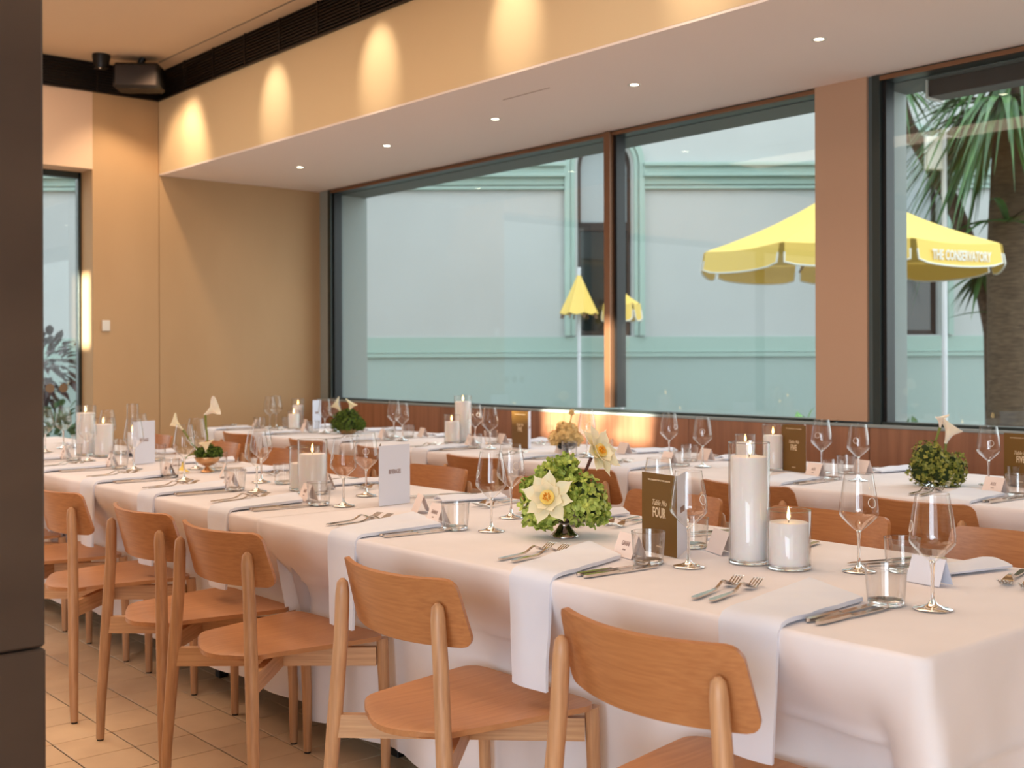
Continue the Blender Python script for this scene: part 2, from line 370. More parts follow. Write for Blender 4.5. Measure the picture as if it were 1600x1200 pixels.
# sill ledge and wood panelling behind the bench
tr = struct(MB().box(XW + .001, XE, YW - .035, YW + .03, SILL - .016, SILL + .0, .002).build('trim_1', 'reveal_paint', None, False))
bp = thing('wall_panelling', 'brown timber panelling behind the bench under the windows', 'wall panelling')
x = XW + .55
MB().box(XW + .01, XW + .546, YW - .03, YW + .018, 0, SILL - .013, .002).build('panel', 'panel_wood', bp, False)
while x < XE - .1:
    x2 = min(x + 1.2, XE)
    MB().box(x, x2 - .004, YW - .03, YW + .018, 0, SILL - .013, .002).build('panel', 'panel_wood', bp, False); x = x2
bn = thing('bench', 'built-in upholstered bench along the window wall', 'bench')
MB().box(-8.2, XE, 4.86, YW - .036, .40, .47, .02).build('seat', 'bench_fabric', bn)
MB().box(-8.2, XE, 4.92, YW - .036, 0, .40).build('base', 'panel_wood', bn, False)
# recessed end window
w3 = struct(MB().box(XW - .28, XW - .22, 3.272, 3.294, .35, 2.685, .002).box(XW - .28, XW - .22, 1.9, 1.95, .35, 2.685).box(XW - .28, XW - .22, 1.9, 3.288, .35, .40).box(XW - .28, XW - .22, 1.9, 3.288, 2.64, 2.685).build('window_3', 'frame_metal', None, False))
MB().box(XW - .255, XW - .247, 1.92, 3.27, .36, 2.68).build('pane', 'window_glass', w3, False)
for yy in (3.065, 3.165, 2.965, 2.865):
    MB().lathe([(.001, 0), (.034, 0), (.034, .001), (.001, .001)], 20).build('marking_dot', 'dot_film', w3, False).matrix_world = Matrix.Translation((XW - .244, yy, 1.045)) @ Matrix.Rotation(pi / 2, 4, 'Y')
MB().box(XW - .298, XW - .002, 3.2985, 3.2995, .35, 2.685).build('reveal_lining', 'plaster_tan', w3, False)
w4 = struct(MB().box(XW - .2, XW - .12, -3.4, -3.34, 0, 2.6).box(XW - .2, XW - .12, -.95, -.87, 0, 2.6).box(XW - .2, XW - .12, 1.49, 1.55, 0, 2.6).box(XW - .2, XW - .12, -3.4, 1.55, 2.54, 2.6).build('window_4', 'frame_metal', None, False))
# wall behind the camera with a high window that lets the low sun in; open glazing on the far side
wb = MB().box(XW - .3, XE, YS - .25, YS, 0, 2.62).box(XW - .3, XE, YS - .25, YS, 3.44, ZC)
wb.box(XW - .3, -6.72, YS - .25, YS, 2.62, 3.44).box(-6.30, -2.80, YS - .25, YS, 2.62, 3.44).box(-1.75, XE, YS - .25, YS, 2.62, 3.44).box(-2.80, -1.75, YS - .25, YS, 3.42, 3.44).box(-6.72, -6.30, YS - .25, YS, 2.62, 2.85)
struct(wb.build('wall_back', 'back_wall_paint', None, False))
wr = struct(MB().box(XE, XE + .2, YS, -3.2, 0, ZC).box(XE, XE + .2, -.5, YW + .3, 0, ZC).box(XE, XE + .2, -3.2, -.5, 2.9, ZC).build('wall_right', 'back_wall_paint', None, False))
w5 = struct(MB().box(XE + .05, XE + .12, -3.2, -3.12, 0, 2.9).box(XE + .05, XE + .12, -1.9, -1.84, 0, 2.9).box(XE + .05, XE + .12, -.58, -.5, 0, 2.9).box(XE + .05, XE + .12, -3.2, -.5, 2.82, 2.9).build('window_5', 'frame_metal', None, False))
# portals steer the sky light through the openings
def portal(loc, aim, sx_, sy_):
    o = light('AREA', 'sky_portal', loc, 1, (1, 1, 1), aim, shape='RECTANGLE', size=sx_, size_y=sy_); o.data.cycles.is_portal = True
portal((XE + .01, -1.85, 1.45), (0, -1.85, 1.45), 2.7, 2.9)
portal((-6.07, 5.7, 1.8), (-6.07, 0, 1.8), 4.9, 1.8); portal((-1.95, 5.7, 1.8), (-1.95, 0, 1.8), 2.7, 1.8)
portal((XW - .35, 2.6, 1.5), (0, 2.6, 1.5), 1.4, 2.4); portal((XW - .2, -.92, 1.3), (0, -.92, 1.3), 4.9, 2.6)

# foreground column
co = thing('column', 'dark metal-clad column cutting off the near end of the view', 'column', (-2.0, .40, 0))
MB().box(-.5, 0, -.28, .28, 0, .775, .004).build('cladding', 'column_steel', co, False)
MB().box(-.5, -.001, -.279, .279, .778, 3.486, .004).build('cladding', 'column_steel', co, False)

# ceiling fixtures
proto = None; used = []
d0 = thing('downlight', 'x', 'downlight')
MB().lathe([(.022, -.001), (.034, -.003), (.036, 0), (.022, .0)], 20, close=False).build('rim', 'white_plastic', d0)
MB().lathe([(.001, 0), (.022, 0), (.001, .003)], 20).build('lamp', 'lamp_glow', d0)
for k, x in enumerate(SOFFIT_X[:5]):
    place(d0, used, (x, 4.46, ZS - .0125), 0, f'small round recessed downlight in the soffit, {ORD[k]} from the end wall', 'soffit downlights')
t = thing('ceiling_speaker', 'black wedge-shaped loudspeaker mounted in the corner under the ceiling', 'loudspeaker', (-8.33, 3.52, 3.34), math.radians(-38))
MB().box(-.10, .10, -.17, .17, -.10, .09, .02).build('cabinet', 'black_plastic', t)
MB().tube([(0, 0, .09), (0, .03, .146)], .022, 10).build('bracket', 'black_plastic', t)
MB().box(.098, .106, -.15, .15, -.08, .07, .004).build('front_grille', 'dark_bronze', t)
t = thing('security_camera', 'black can-shaped fixture hanging from the ceiling beside the loudspeaker', 'ceiling fixture', (-8.42, 3.27, 3.486))
MB().lathe([(.001, 0), (.062, 0), (.064, -.02), (.054, -.075), (.05, -.10), (.001, -.105)], 24).build('housing', 'black_plastic', t)
MB().lathe([(.001, 0), (.014, 0), (.012, -.008), (.001, -.01)], 12, (.03, -.02, -.104)).build('lens', 'steel', t)

# ------------------------------------------------------------------ CHAIRS
def make_chair():
    t = thing('dining_chair', 'x', 'chair')
    for s in (-1, 1):
        MB().tube([(s * .25, 0, .006), (s * .243, 0, .12), (s * .216, .010, .40), (s * .196, .016, .60), (s * .188, .015, .705), (s * .187, .0145, .732), (s * .187, .0142, .741)],
                  [.013, .0155, .0185, .0175, .0168, .0135, .005], 14).build('rear_leg', 'oak', t)
        MB().tube([(s * .205, .465, .006), (s * .205, .463, .20), (s * .205, .455, .40), (s * .205, .453, .44)], [.013, .0155, .0175, .0175], 14).build('front_leg', 'oak', t)
        for fxy in ((s * .25, 0, 0), (s * .205, .465, 0)): MB().lathe([(.001, 0), (.011, 0), (.011, .008), (.001, .008)], 12, fxy).build('foot_glide', 'black_plastic', t)
        a, b = Vector((s * .215, .012, .388 + s * .0002)), Vector((-s * .195, .44, .388)); d = (b - a)
        n_ = d.cross(UP).normalized(); MB().obox((a + b) / 2, d / 2, n_ * .011, UP * .027).build('cross_rail', 'oak_rail', t)
    def seat(u, v):
        v = .3 * v + .7 * (.5 - .5 * cos(pi * v))
        e = v * .41; hw = .168 + (.236 - .168) * min(1, v * 1.08) ** .8
        rc = .05; dv = min(e, .41 - e)
        if dv < rc: hw -= rc * (1 - sqrt(max(0, 1 - (1 - dv / rc) ** 2)))
        uu = 2 * u - 1; x = uu * hw
        y = e + .042 - .045 * (1 - uu * uu) * (1 - v) ** 2 + .01 * (1 - uu * uu) * v
        z = .444 - .010 * (1 - uu * uu) * sin(pi * min(1, v)) + .004 * uu * uu - .010 * max(0, 1 - v * 7) ** 2
        return Vector((x, y, z))
    MB().shell(seat, 18, 26, .013, lambda u, v: Vector((0, 0, 1))).build('seat', 'seat_veneer', t, sharp=50)
    def back(u, v):
        v = .3 * v + .7 * (.5 - .5 * cos(pi * v))
        h = .150; e = v * h; hw = .226 - .012 * v; rc = .026; dv = min(e, h - e)
        if dv < rc: hw -= rc * (1 - sqrt(max(0, 1 - (1 - dv / rc) ** 2)))
        uu = 2 * u - 1; x = uu * hw; q = (x / .21) ** 2
        return Vector((x, -.000 - (v - .5) * .038 + .054 * q + .004, .641 + e - (1 - q) * .004))
    MB().shell(back, 22, 20, .011, lambda u, v: Vector((-(2 * u - 1) * .52, 1, .26)).normalized()).build('backrest', 'oak_veneer', t, sharp=50)
    return t
ch0 = make_chair(); cu = []
rnd = random.Random(3)
NF = [-1.413, -2.172, -3.035, -3.575, -4.31, -4.95, -5.66]
NFR = [0, 0, 3, 0, 0, 0, 0]
LB = {0: 'oak chair on the aisle side of the front table, by its open corner', }
for k, x in enumerate(NF):
    place(ch0, cu, (x, 1.475, 0), math.radians(NFR[k]), 'oak chair on the tiled aisle, ' + ORD[k] + " from the front table's open end", 'chairs on the aisle side')
NB = [-1.46, -2.08, -2.70, -3.32, -4.06, -4.78, -5.40, -6.08, -6.95]
for k, x in enumerate(NB):
    place(ch0, cu, (x, 3.085, 0), pi, 'light oak chair facing us across the front table, ' + ORD[k] + ' from its open end', 'chairs on the inner side of the front table')
FF = [-2.07, -2.76, -3.66, -4.39, -5.20, -5.95, -6.80]
for k, x in enumerate(FF):
    place(ch0, cu, (x, 3.475, 0), math.radians(rnd.uniform(-2, 2)), 'light oak chair at the window table opposite the bench, ' + ORD[k] + ' from the palm end', 'chairs at the window table')

# ------------------------------------------------------------------ TABLES AND CLOTHS
TT = .75
def table(x0, x1, y0, y1, label, group):
    t = thing('dining_table', label, 'table', ((x0 + x1) / 2, (y0 + y1) / 2, 0), 0, group)
    a, b = (x1 - x0) / 2, (y1 - y0) / 2
    MB().box(-a + .004, a - .004, -b + .012, b - .012, TT - .034, TT - .006, .002).build('tabletop', 'panel_wood', t, False)
    for sx_ in (-1, 1):
        for sy in (-1, 1):
            X, Y = sx_ * (a - .25), sy * (b - .30)
            MB().box(X - .02, X + .02, Y - .02, Y + .02, 0, TT - .034, .003).build('leg', 'black_plastic', t, False)
def ss(a, b, x): x = min(1, max(0, (x - a) / (b - a))); return x * x * (3 - 2 * x)
def cloth(name, label, x0, x1, y0, y1, right, left, seed, group, lift=0., tuck_from=-99, tuck_to=99, hem=.13, hem_slope=0):
    zt = TT + lift - .0005; mb = MB(); dx = .03
    nx = max(4, int((x1 - x0) / dx)); ny = int((y1 - y0) / dx)
    xs = [x0 + (x1 - x0) * i / nx for i in range(nx + 1)]; ys = [y0 + (y1 - y0) * j / ny for j in range(ny + 1)]
    def topz(x, y):
        e = 0
        for cx in (x0 + .48, x0 + 1.25, x1 - .6): e += .0012 * math.exp(-((x - cx) / .012) ** 2)
        e += .0012 * math.exp(-((y - (y0 + y1) / 2) / .012) ** 2)
        return zt - .0012 + e * .8
    V = [(x, y, topz(x, y)) for y in ys for x in xs]; W = nx + 1
    F = [(j * W + i, j * W + i + 1, (j + 1) * W + i + 1, (j + 1) * W + i) for j in range(ny) for i in range(nx)]
    # perimeter, starting at the left end of the front side
    per = [(i, 0) for i in range(nx)] + [(nx, j) for j in range(ny)] + [(i, ny) for i in range(nx, 0, -1)] + [(0, j) for j in range(ny, 0, -1)]
    def on(i, j):      # does this perimeter vertex hang
        return True
    rows = [0, .004, .009, .014, .03, .05, .08, .11, .14, .165, .172, .179, .19, .22, .26, .30, .35, .40, .45, .50, .55]
    H = TT - hem
    idx = []; off = Vector((seed * 3.1, seed * 1.7, 0))
    R = .014; s = 0; n = len(per)
    cen = ((x0 + x1) / 2, (y0 + y1) / 2)
    for q, (i, j) in enumerate(per):
        x, y = xs[i], ys[j]
        nxv = 0; nyv = 0
        # distances to the sides
        wx1 = max(0, 1 - (x1 - x) / .13) if right else 0; wx0 = max(0, 1 - (x - x0) / .13) if left else 0
        wy0 = max(0, 1 - (y - y0) / .13); wy1 = max(0, 1 - (y1 - y) / .13)
        nv = Vector((wx1 - wx0, wy1 - wy0, 0))
        if not right and i == nx and 0 < j < ny: nv = Vector((0, 0, 0))
        if not left and i == 0 and 0 < j < ny: nv = Vector((0, 0, 0))
        corner = min(abs(nv.x), abs(nv.y))
        if nv.length: nv.normalize()
        col = [j * W + i]
        sp = x if abs(nv.y) > abs(nv.x) else y + 7
        for t_ in rows[1:]:
            tt = t_ / .55 * H
            if nv.length == 0: V.append((x, y, zt - .002)); col.append(len(V) - 1); continue
            if t_ < .015: a = t_ / .014 * pi / 2; out = R * sin(a); z = zt - R * (1 - cos(a))
            else: out = R; z = zt - tt
            deep = ss(.03, .5, tt)
            f1 = noise.noise(Vector((sp * 2.6, seed, tt * .5)) + off); f2 = noise.noise(Vector((sp * 7, seed + 9, tt * .8)) + off)
            out += deep * (.040 * f1 + .022 * f2) + .016 * ss(.0, .15, tt) * f2
            out += corner * .16 * ss(.03, .6, tt)
            out += .0085 * math.exp(-((t_ - .172) / .006) ** 2)
            for cx in (x0 + .48, x0 + 1.25, x1 - .6, x0 + .1): out += .006 * math.exp(-((x - cx) / .016) ** 2) * ss(.01, .05, tt)
            if abs(nv.y) > .7 and tuck_from < x < tuck_to + .2:
                out -= (.165 + deep * .01) * ss(.03, .27, tt) * (1 - ss(tuck_to, tuck_to + .2, x))
            zz = z + (.02 * f1 if t_ > .5 else 0) - corner * .05 * deep
            V.append((x + nv.x * out, y + nv.y * out, max(.01, zz))); col.append(len(V) - 1)
        idx.append(col)
    for q in range(n):
        a, b = idx[q], idx[(q + 1) % n]
        for k in range(len(rows) - 1):
            F.append((a[k], a[k + 1], b[k + 1], b[k]))
    mb.add(V, F); o = mb.build(name, 'linen', None, sharp=180)
    return tag(o, label, 'tablecloth', group)
NX = [(-7.85, -6.20), (-6.20, -4.52), (-4.52, -2.80), (-2.80, -1.05)]
for k, (a, b) in enumerate(NX): table(a, b, 1.835, 2.735, 'table under the front white cloths, ' + ORD[3 - k] + ' from the open end', 'tables of the front row')
G = 'white cloths of the front table'
cloth('tablecloth', 'white cloth at the far end of the front table, by the end window', -7.85, -5.55, 1.82, 2.745, False, True, 3, G, 0, -9, 9, .10)
cloth('tablecloth', 'white cloth over the middle of the front table, under the small bronze bowl', -5.60, -3.30, 1.818, 2.747, False, False, 2, G, .0016, -9, 9, .12)
cloth('tablecloth', 'white cloth draped over the open corner of the front table', -3.36, -1.05, 1.816, 2.749, True, False, 1, G, .003, -9, -1.16, .09)
FX = [(-7.85, -6.1), (-6.1, -4.4), (-4.4, -2.7), (-2.7, -.9)]
for k, (a, b) in enumerate(FX): table(a, b, 3.835, 4.79, 'table under the window row cloths, ' + ORD[3 - k] + ' from the palm end', 'tables of the window row')
G = 'white cloths of the window table'
cloth('tablecloth', 'white cloth of the window table at the end wall', -7.85, -5.20, 3.82, 4.80, False, True, 5, G, 0, -9, 9, .12)
cloth('tablecloth', 'white cloth of the window table in front of the sunlit panelling', -5.24, -2.95, 3.818, 4.802, False, False, 6, G, .0016, -9, 9, .12)
cloth('tablecloth', 'white cloth of the window table nearest the palm window', -3.0, -.9, 3.816, 4.804, True, False, 7, G, .003, -9, 9, .12)
TZ = TT + .003      # surface that things stand on

# ------------------------------------------------------------------ TABLEWARE PROTOTYPES
def make_wineglass():
    t = thing('wine_glass', 'x', 'wine glass')
    MB().lathe([(.005, .094), (.012, .100), (.026, .112), (.038, .124), (.0445, .132), (.0460, .139), (.0452, .150), (.0405, .186), (.0325, .232)], 32, close=False).build('bowl', 'glass_thin', t, sharp=80)
    MB().lathe([(.0322, .2318), (.0330, .2318), (.0330, .2328), (.0322, .2328)], 32, close=False).build('rim', 'etched_rim', t)
    MB().lathe([(.001, .0985), (.006, .097), (.0052, .090), (.0036, .075), (.0034, .035), (.0045, .018), (.010, .010), (.024, .0045), (.0385, .0022), (.039, .001), (.038, .0), (.001, 0)], 28).build('stem', 'glass_solid', t, sharp=80)
    def bow(z):
        return .046 + (.0325 - .046) * (z - .139) / (.232 - .139)
    pts = []
    for k in range(21):
        a = 2 * pi * k / 20; z = .166 + .0115 * sin(a); r = bow(z) + .0006; ph = .0115 * cos(a) / r; pts.append((r * cos(ph), r * sin(ph), z))
    MB().tube(pts, .0009, 5).build('etched_ring', 'etched', t)
    return t
thin_glass('etched_rim', (.80, .77, .74, 1), .1, 1, .2, 3)
wg0 = make_wineglass(); wgu = []
def make_tumbler():
    t = thing('tumbler', 'x', 'tumbler')
    MB().lathe([(.0365, .006), (.0385, .02), (.0425, .078), (.0415, .0785), (.0375, .02), (.0355, .010)], 32, close=False).build('wall', 'glass_thin', t, sharp=60)
    MB().lathe([(.0412, .0778), (.0427, .0778), (.0427, .0790), (.0412, .0790)], 32, close=False).build('rim', 'etched_rim', t)
    MB().lathe([(.001, 0), (.034, 0), (.0365, .003), (.037, .008), (.0355, .0095), (.001, .008)], 32).build('base', 'glass_solid', t, sharp=60)
    return t
tb0 = make_tumbler(); tbu = []
def make_fork():
    t = thing('fork', 'x', 'fork')
    def P(y): # side profile of the neck
        return .004 + .011 * math.exp(-((y - .128) / .022) ** 2) + (.012 * ss(.165, .20, y)) - .002 * ss(.14, .165, y)
    def W(y):
        return .0068 - .0042 * ss(.02, .12, y) if y < .13 else .0026 + .0095 * ss(.13, .158, y)
    def hd(u, v):
        y = v * .163; return Vector(((2 * u - 1) * W(y) * (sqrt(max(.05, 1 - (1 - min(y, .008) / .008) ** 2))), y, P(y)))
    MB().shell(hd, 4, 26, .0026).build('handle', 'steel', t, sharp=60)
    b = MB()
    for k in range(4):
        xx = (k - 1.5) * .0062
        b.tube([(xx, y, P(y)) for y in (.160, .172, .184, .196, .203)], [.0017, .0015, .0014, .0012, .0006], 6)
    b.build('tines', 'steel', t); t.scale = (1.12, 1.16, 1.2)
    return t
fk0 = make_fork(); fku = []
def make_knife():
    t = thing('knife', 'x', 'knife')
    def hd(u, v):
        y = v * .105; w = .0062 + .0016 * sin(v * pi) - .002 * v; w *= sqrt(max(.06, 1 - (1 - min(y, .006) / .006) ** 2)); return Vector(((2 * u - 1) * w, y, .0045))
    MB().shell(hd, 4, 14, .0060).build('handle', 'steel', t, sharp=60)
    def bl(u, v):
        y = .104 + v * .125; w0 = -.004; w1 = .0095 * (1 - .15 * v) * (1 - ss(.82, 1, v)) + -.004 * ss(.82, 1, v) + .0005
        return Vector((w0 + (w1 - w0) * u, y, .0042))
    MB().shell(bl, 3, 14, .0014).build('blade', 'steel', t, sharp=60); t.scale = (1.08, 1.07, 1)
    return t
kn0 = make_knife(); knu = []
def put(kind, x, y, rz, label, group, z=None):
    p, u = {'w': (wg0, wgu), 't': (tb0, tbu), 'f': (fk0, fku), 'k': (kn0, knu)}[kind]
    return place(p, u, (x, y, TZ if z is None else z), rz, label, group)
def tent(x, y, rz, label, group, txt=None, m='card_pink'):
    t = thing('place_card', label, 'place card', (x, y, TZ), rz, group)
    h, a, w2 = .058, .024, .045
    MB().shell(lambda u, v: Vector(((2 * u - 1) * w2, -a * (1 - v), h * v + .0006)), 1, 1, .0006).build('front_leaf', m, t, False)
    MB().shell(lambda u, v: Vector(((2 * u - 1) * w2, a * (1 - v), h * v + .0006)), 1, 1, .0006).build('rear_leaf', m, t, False)
    if txt:
        o = inst('lettering', text_mesh(txt, .017, 'print_brown', .62, 0, .0003), t); al = atan2(h, a)
        o.matrix_local = Matrix.Translation((0, -a * .42 - .0007, h * .58)) @ Matrix.Rotation(al, 4, 'X')
        o = inst('lettering', text_mesh('menu', .008, 'print_brown', .8, .3), t)
        o.matrix_local = Matrix.Translation((0, -a * .66 - .0007, h * .34)) @ Matrix.Rotation(al, 4, 'X')
    return t
def napkin(label, group, f0, f1, b0, b1, yf, yb0, yb1, sgn=1, drop=.27, seed=0):
    """folded napkin: back edge b0,b1 on the table, over the table edge at yf, hanging down by drop"""
    def fn(u, v):
        Ltop = abs((yb0 + yb1) / 2 - yf); tot = Ltop + drop + .02; d = v * tot
        xe = f0 + (f1 - f0) * u
        nz = .004 * noise.noise(Vector((u * 2 + seed, v * 5, 1)))
        yo = yf - sgn * .021                 # clear of the cloth
        if d <= Ltop:
            k = d / Ltop; xb = b0 + (b1 - b0) * u; yb = yb0 + (yb1 - yb0) * u
            return Vector((xb + (xe - xb) * k, yb + (yf - yb) * k, TZ + .0065 + abs(nz)))
        k = d - Ltop
        if k < .03:
            a = k / .03 * pi / 2; return Vector((xe, yf + (yo - yf) * sin(a), TZ + .0065 - .022 * (1 - cos(a))))
        k -= .03
        return Vector((xe + k * -.10 * (u - .4), yo - sgn * (.006 * sin(u * pi) * ss(0, .2, k) + nz), TZ + .0065 - .022 - k))
    o = MB().shell(fn, 10, 40, .009).build('napkin', 'napkin_cloth', None, sharp=50)
    b = MB().shell(lambda u, v: fn(u, v) + Vector((.006 * (1 if u > .5 else 0), 0, -.0001)), 10, 40, .0)
    return tag(o, label, 'napkin', group)
def flat_napkin(label, group, x, y, rz, seed=0):
    def fn(u, v):
        nz = noise.noise(Vector((u * 2.2 + seed, v * 3, 2))) * .010
        return Vector(((u - .5) * (.075 + .02 * v), (v - .5) * .25, .007 + .012 * sin(u * pi) + nz * sin(u * pi)))
    o = MB().shell(fn, 10, 16, .006).build('napkin', 'napkin_cloth', None, sharp=50); o.location = (x, y, TZ); o.rotation_euler = (0, 0, rz)
    return tag(o, label, 'napkin', group)
def menu(spine, a_ol, a_wh, label, group, word='FIVE'):
    """folded A5 card standing on its edge: olive leaf and white leaf meet at the spine"""
    t = thing('menu_card', label, 'menu card', (spine[0], spine[1], TZ), 0, group); W_, H_ = .146, .207
    for nm, a, m, s in (('front_leaf', a_ol, 'card_olive', 1), ('back_leaf', a_wh, 'card_white', -1)):
        d = Vector((cos(a), sin(a), 0))
        lf = MB().shell(lambda u, v: d * (W_ * u) + Vector((0, 0, H_ * v + .0005)), 1, 1, .0007).build(nm, m, t, False)
        # text frame: outer face normal
        nrm = Vector((d.y, -d.x, 0)) if s > 0 else Vector((-d.y, d.x, 0))
        nrm = nrm if s > 0 else nrm
        if nm == 'front_leaf':
            # reading direction runs from the free edge towards the spine
            ex = -d; ez = UP; nn = ex.cross(ez)
            def put_t(txt, size, z, sx_, sh=0, bold=0, m_='print_cream'):
                o = inst('lettering', text_mesh(txt, size, m_, sx_, sh, bold), lf); c_ = d * (W_ * .5) + UP * z + nn * .0009
                o.matrix_local = Matrix(((ex.x, ez.x, nn.x, c_.x), (ex.y, ez.y, nn.y, c_.y), (ex.z, ez.z, nn.z, c_.z), (0, 0, 0, 1)))
            put_t('THE CONSERVATORY AT THE GARDENS', .0062, .190, .82)
            put_t('Table No', .021, .132, .78, .45); put_t(word, .036, .106, .58, 0, .0006); put_t('EVENING', .006, .02, .9)
        else:
            ex = d; ez = UP; nn = ex.cross(ez)
            o = inst('lettering', text_mesh('BEVERAGES', .022, 'print_brown', .5, 0, .0001), lf); c_ = d * (W_ * .5) + UP * .115 + nn * .0009
            o.matrix_local = Matrix(((ex.x, ez.x, nn.x, c_.x), (ex.y, ez.y, nn.y, c_.y), (ex.z, ez.z, nn.z, c_.z), (0, 0, 0, 1)))
    return t
def candle(x, y, r, h, hw, label, group, lean=.3):
    t = thing('candle', label, 'candle', (x, y, TZ), rnd.uniform(0, 6), group)
    MB().lathe([(r - .0005, .006), (r, h - .001), (r - .001, h), (r - .0030, h - .001), (r - .0035, .008)], 40, close=False).build('vessel', 'glass_vessel', t, sharp=60)
    MB().lathe([(r - .0032, h - .0012), (r + .0003, h - .0012), (r + .0003, h + .0008), (r - .0032, h + .0008)], 40, close=False).build('rim', 'etched_rim', t)
    MB().lathe([(.001, 0), (r - .003, 0), (r, .003), (r - .0004, .009), (r - .004, .010), (.001, .009)], 40).build('vessel_base', 'glass_solid', t, sharp=60)
    MB().lathe([(.001, .0105), (r - .0055, .0105), (r - .0052, hw - .003), (r - .008, hw - .0005), (.5 * r, hw - .0015), (.001, hw - .003)], 36).build('wax', 'wax', t, sharp=60)
    MB().tube([(0, 0, hw - .003), (.001, 0, hw + .005), (.003, 0, hw + .009)], .0009, 6).build('wick', 'wick', t)
    MB().lathe([(.0006, 0), (.0038, .005), (.0045, .010), (.0034, .018), (.0017, .026), (.0004, .033)], 12, (.003, 0, hw + .004)).build('flame', 'flame', t)
    return t

# ------------------------------------------------------------------ FRONT TABLE SETTINGS
fr_c = [-1.408, -2.04, -2.853, -3.625, -4.215, -4.80, -5.43, -6.04, -6.75]
gx = [(-1.234, 2.168), (-1.873, 2.166), (-2.643, 2.181), (-3.435, 2.174), (-4.029, 2.162), (-4.613, 2.139), (-5.24, 2.182), (-5.846, 2.195), (-6.555, 2.227)]
tx = [(-1.321, 2.139), (-1.971, 2.129), (-2.74, 2.123), (-3.518, 2.127), (-4.132, 2.124), (-4.777, 2.148), (-5.33, 2.15), (-5.94, 2.16), (-6.64, 2.18)]
names = {1: 'GIANNI', 2: 'HANNAH', 3: 'KATIE', 4: 'ALICE', 5: 'OSCAR', 6: 'MARIE', 7: 'PETER'}
def nth(k, what, side, end): return f'{what} {ORD[k]} {side} setting from the {end}'
EN = "front table's open end"; PN = 'palm end'
for k, c in enumerate(fr_c):
    s = 'aisle-side'
    put('w', gx[k][0], gx[k][1], [-2.4, .1, -2.6, -2.5, -1.9, 2, 1, 0, 2][k], nth(k, 'clear stemmed wine glass with etched ring,', s, EN), 'wine glasses on the front table')
    put('t', tx[k][0], tx[k][1], 0, nth(k, 'low clear glass tumbler,', s, EN), 'tumblers on the front table')
    j = rnd.uniform(-.03, .03)
    put('f', c - .200, 1.872, math.radians(13) + j, nth(k, 'outer steel fork,', s, EN), 'forks on the front table')
    put('f', c - .160, 1.880, math.radians(11) + j, nth(k, 'inner steel fork,', s, EN), 'forks on the front table')
    put('k', c + .078, 1.876, math.radians(-1) + j, nth(k, 'inner steel knife beside the napkin,', s, EN), 'knives on the front table')
    put('k', c + .104, 1.872, math.radians(-3) + j, nth(k, 'outer steel knife,', s, EN), 'knives on the front table')
    bl = [-.156, -.233, -.235, -.21, -.2, -.2, -.2, -.2, -.2][k]; br = [.045, -.016, .05, .01, .01, .01, .01, .01, .01][k]
    napkin(nth(k, 'white folded napkin hanging over the edge,', s, EN), 'napkins on the front table', c - .071, c + .071, c + bl, c + br, 1.822, 2.22, 2.12, 1, .255, k)
    if k in names: tent(c - .03, 2.165, math.radians([0, -14, -14, -12, -12, -10, -10, -8, 0][k]), nth(k, 'small pink tent place card,', s, EN), 'place cards on the front table', names[k])
bg_ = [(-1.566, 2.42), (-2.167, 2.383), (-2.825, 2.413), (-3.637, 2.401), (-4.33, 2.344), (-5.061, 2.406), (-5.688, 2.397), (-6.213, 2.44), (-6.776, 2.404)]
bt = [(-1.50, 2.50), (-2.06, 2.40), (-2.73, 2.47), (-3.52, 2.46), (-4.22, 2.386), (-4.95, 2.46), (-5.631, 2.467), (-6.13, 2.48), (-6.68, 2.46)]
btent = [(-1.38, 2.41, 'card_white'), (-1.95, 2.385, 'card_pink'), (-2.58, 2.44, 'card_pink'), (-3.12, 2.275, 'card_pink'), (-3.95, 2.43, 'card_pink'), (-4.62, 2.33, 'card_pink'), (-5.30, 2.42, 'card_pink'), (-5.95, 2.45, 'card_pink')]
for k, c in enumerate(NB):
    s = 'inner-side'; c2 = min(c, -1.40) if k == 0 else c
    put('w', bg_[k][0], bg_[k][1], [-.2, 1, -.3, -.6, .5, 1, 2, 0, 2][k], nth(k, 'clear stemmed wine glass with etched ring,', s, EN), 'wine glasses on the front table')
    put('t', bt[k][0], bt[k][1], 0, nth(k, 'low clear glass tumbler,', s, EN), 'tumblers on the front table')
    j = rnd.uniform(-.03, .03)
    put('f', c + .155, 2.705, pi + math.radians(14) + j, nth(k, 'inner steel fork,', s, EN), 'forks on the front table')
    put('f', c + .205, 2.700, pi + math.radians(14) + j, nth(k, 'outer steel fork,', s, EN), 'forks on the front table')
    put('k', c - .045, 2.71, pi + math.radians(-22) + j, nth(k, 'inner steel knife beside the napkin,', s, EN), 'knives on the front table')
    put('k', c - .085, 2.70, pi + math.radians(-22) + j, nth(k, 'outer steel knife,', s, EN), 'knives on the front table')
    flat_napkin(nth(k, 'white rolled napkin lying flat,', s, EN), 'napkins on the front table', c + .05, 2.60, math.radians(-12 + 6 * (k % 3)), k)
    if k < len(btent): tent(btent[k][0], btent[k][1], math.radians(-24 if k else -8), nth(k, 'small blank tent place card,', s, EN), 'place cards on the front table', None, btent[k][2])
candle(-1.812, 2.322, .0505, .297, .263, 'tallest white candle in a clear glass cylinder beside the table FOUR card', 'candles on the front table')
candle(-1.700, 2.330, .0525, .140, .112, 'short white candle in glass beside the tallest candle', 'candles on the front table')
candle(-3.833, 2.290, .056, .203, .150, 'medium candle in a wide glass cylinder beside the beverages card', 'candles on the front table')
candle(-3.96, 2.33, .059, .168, .105, 'candle in glass hidden just behind the medium candle', 'candles on the front table')
candle(-6.19, 2.315, .052, .262, .225, 'taller candle of the far pair on the front table', 'candles on the front table')
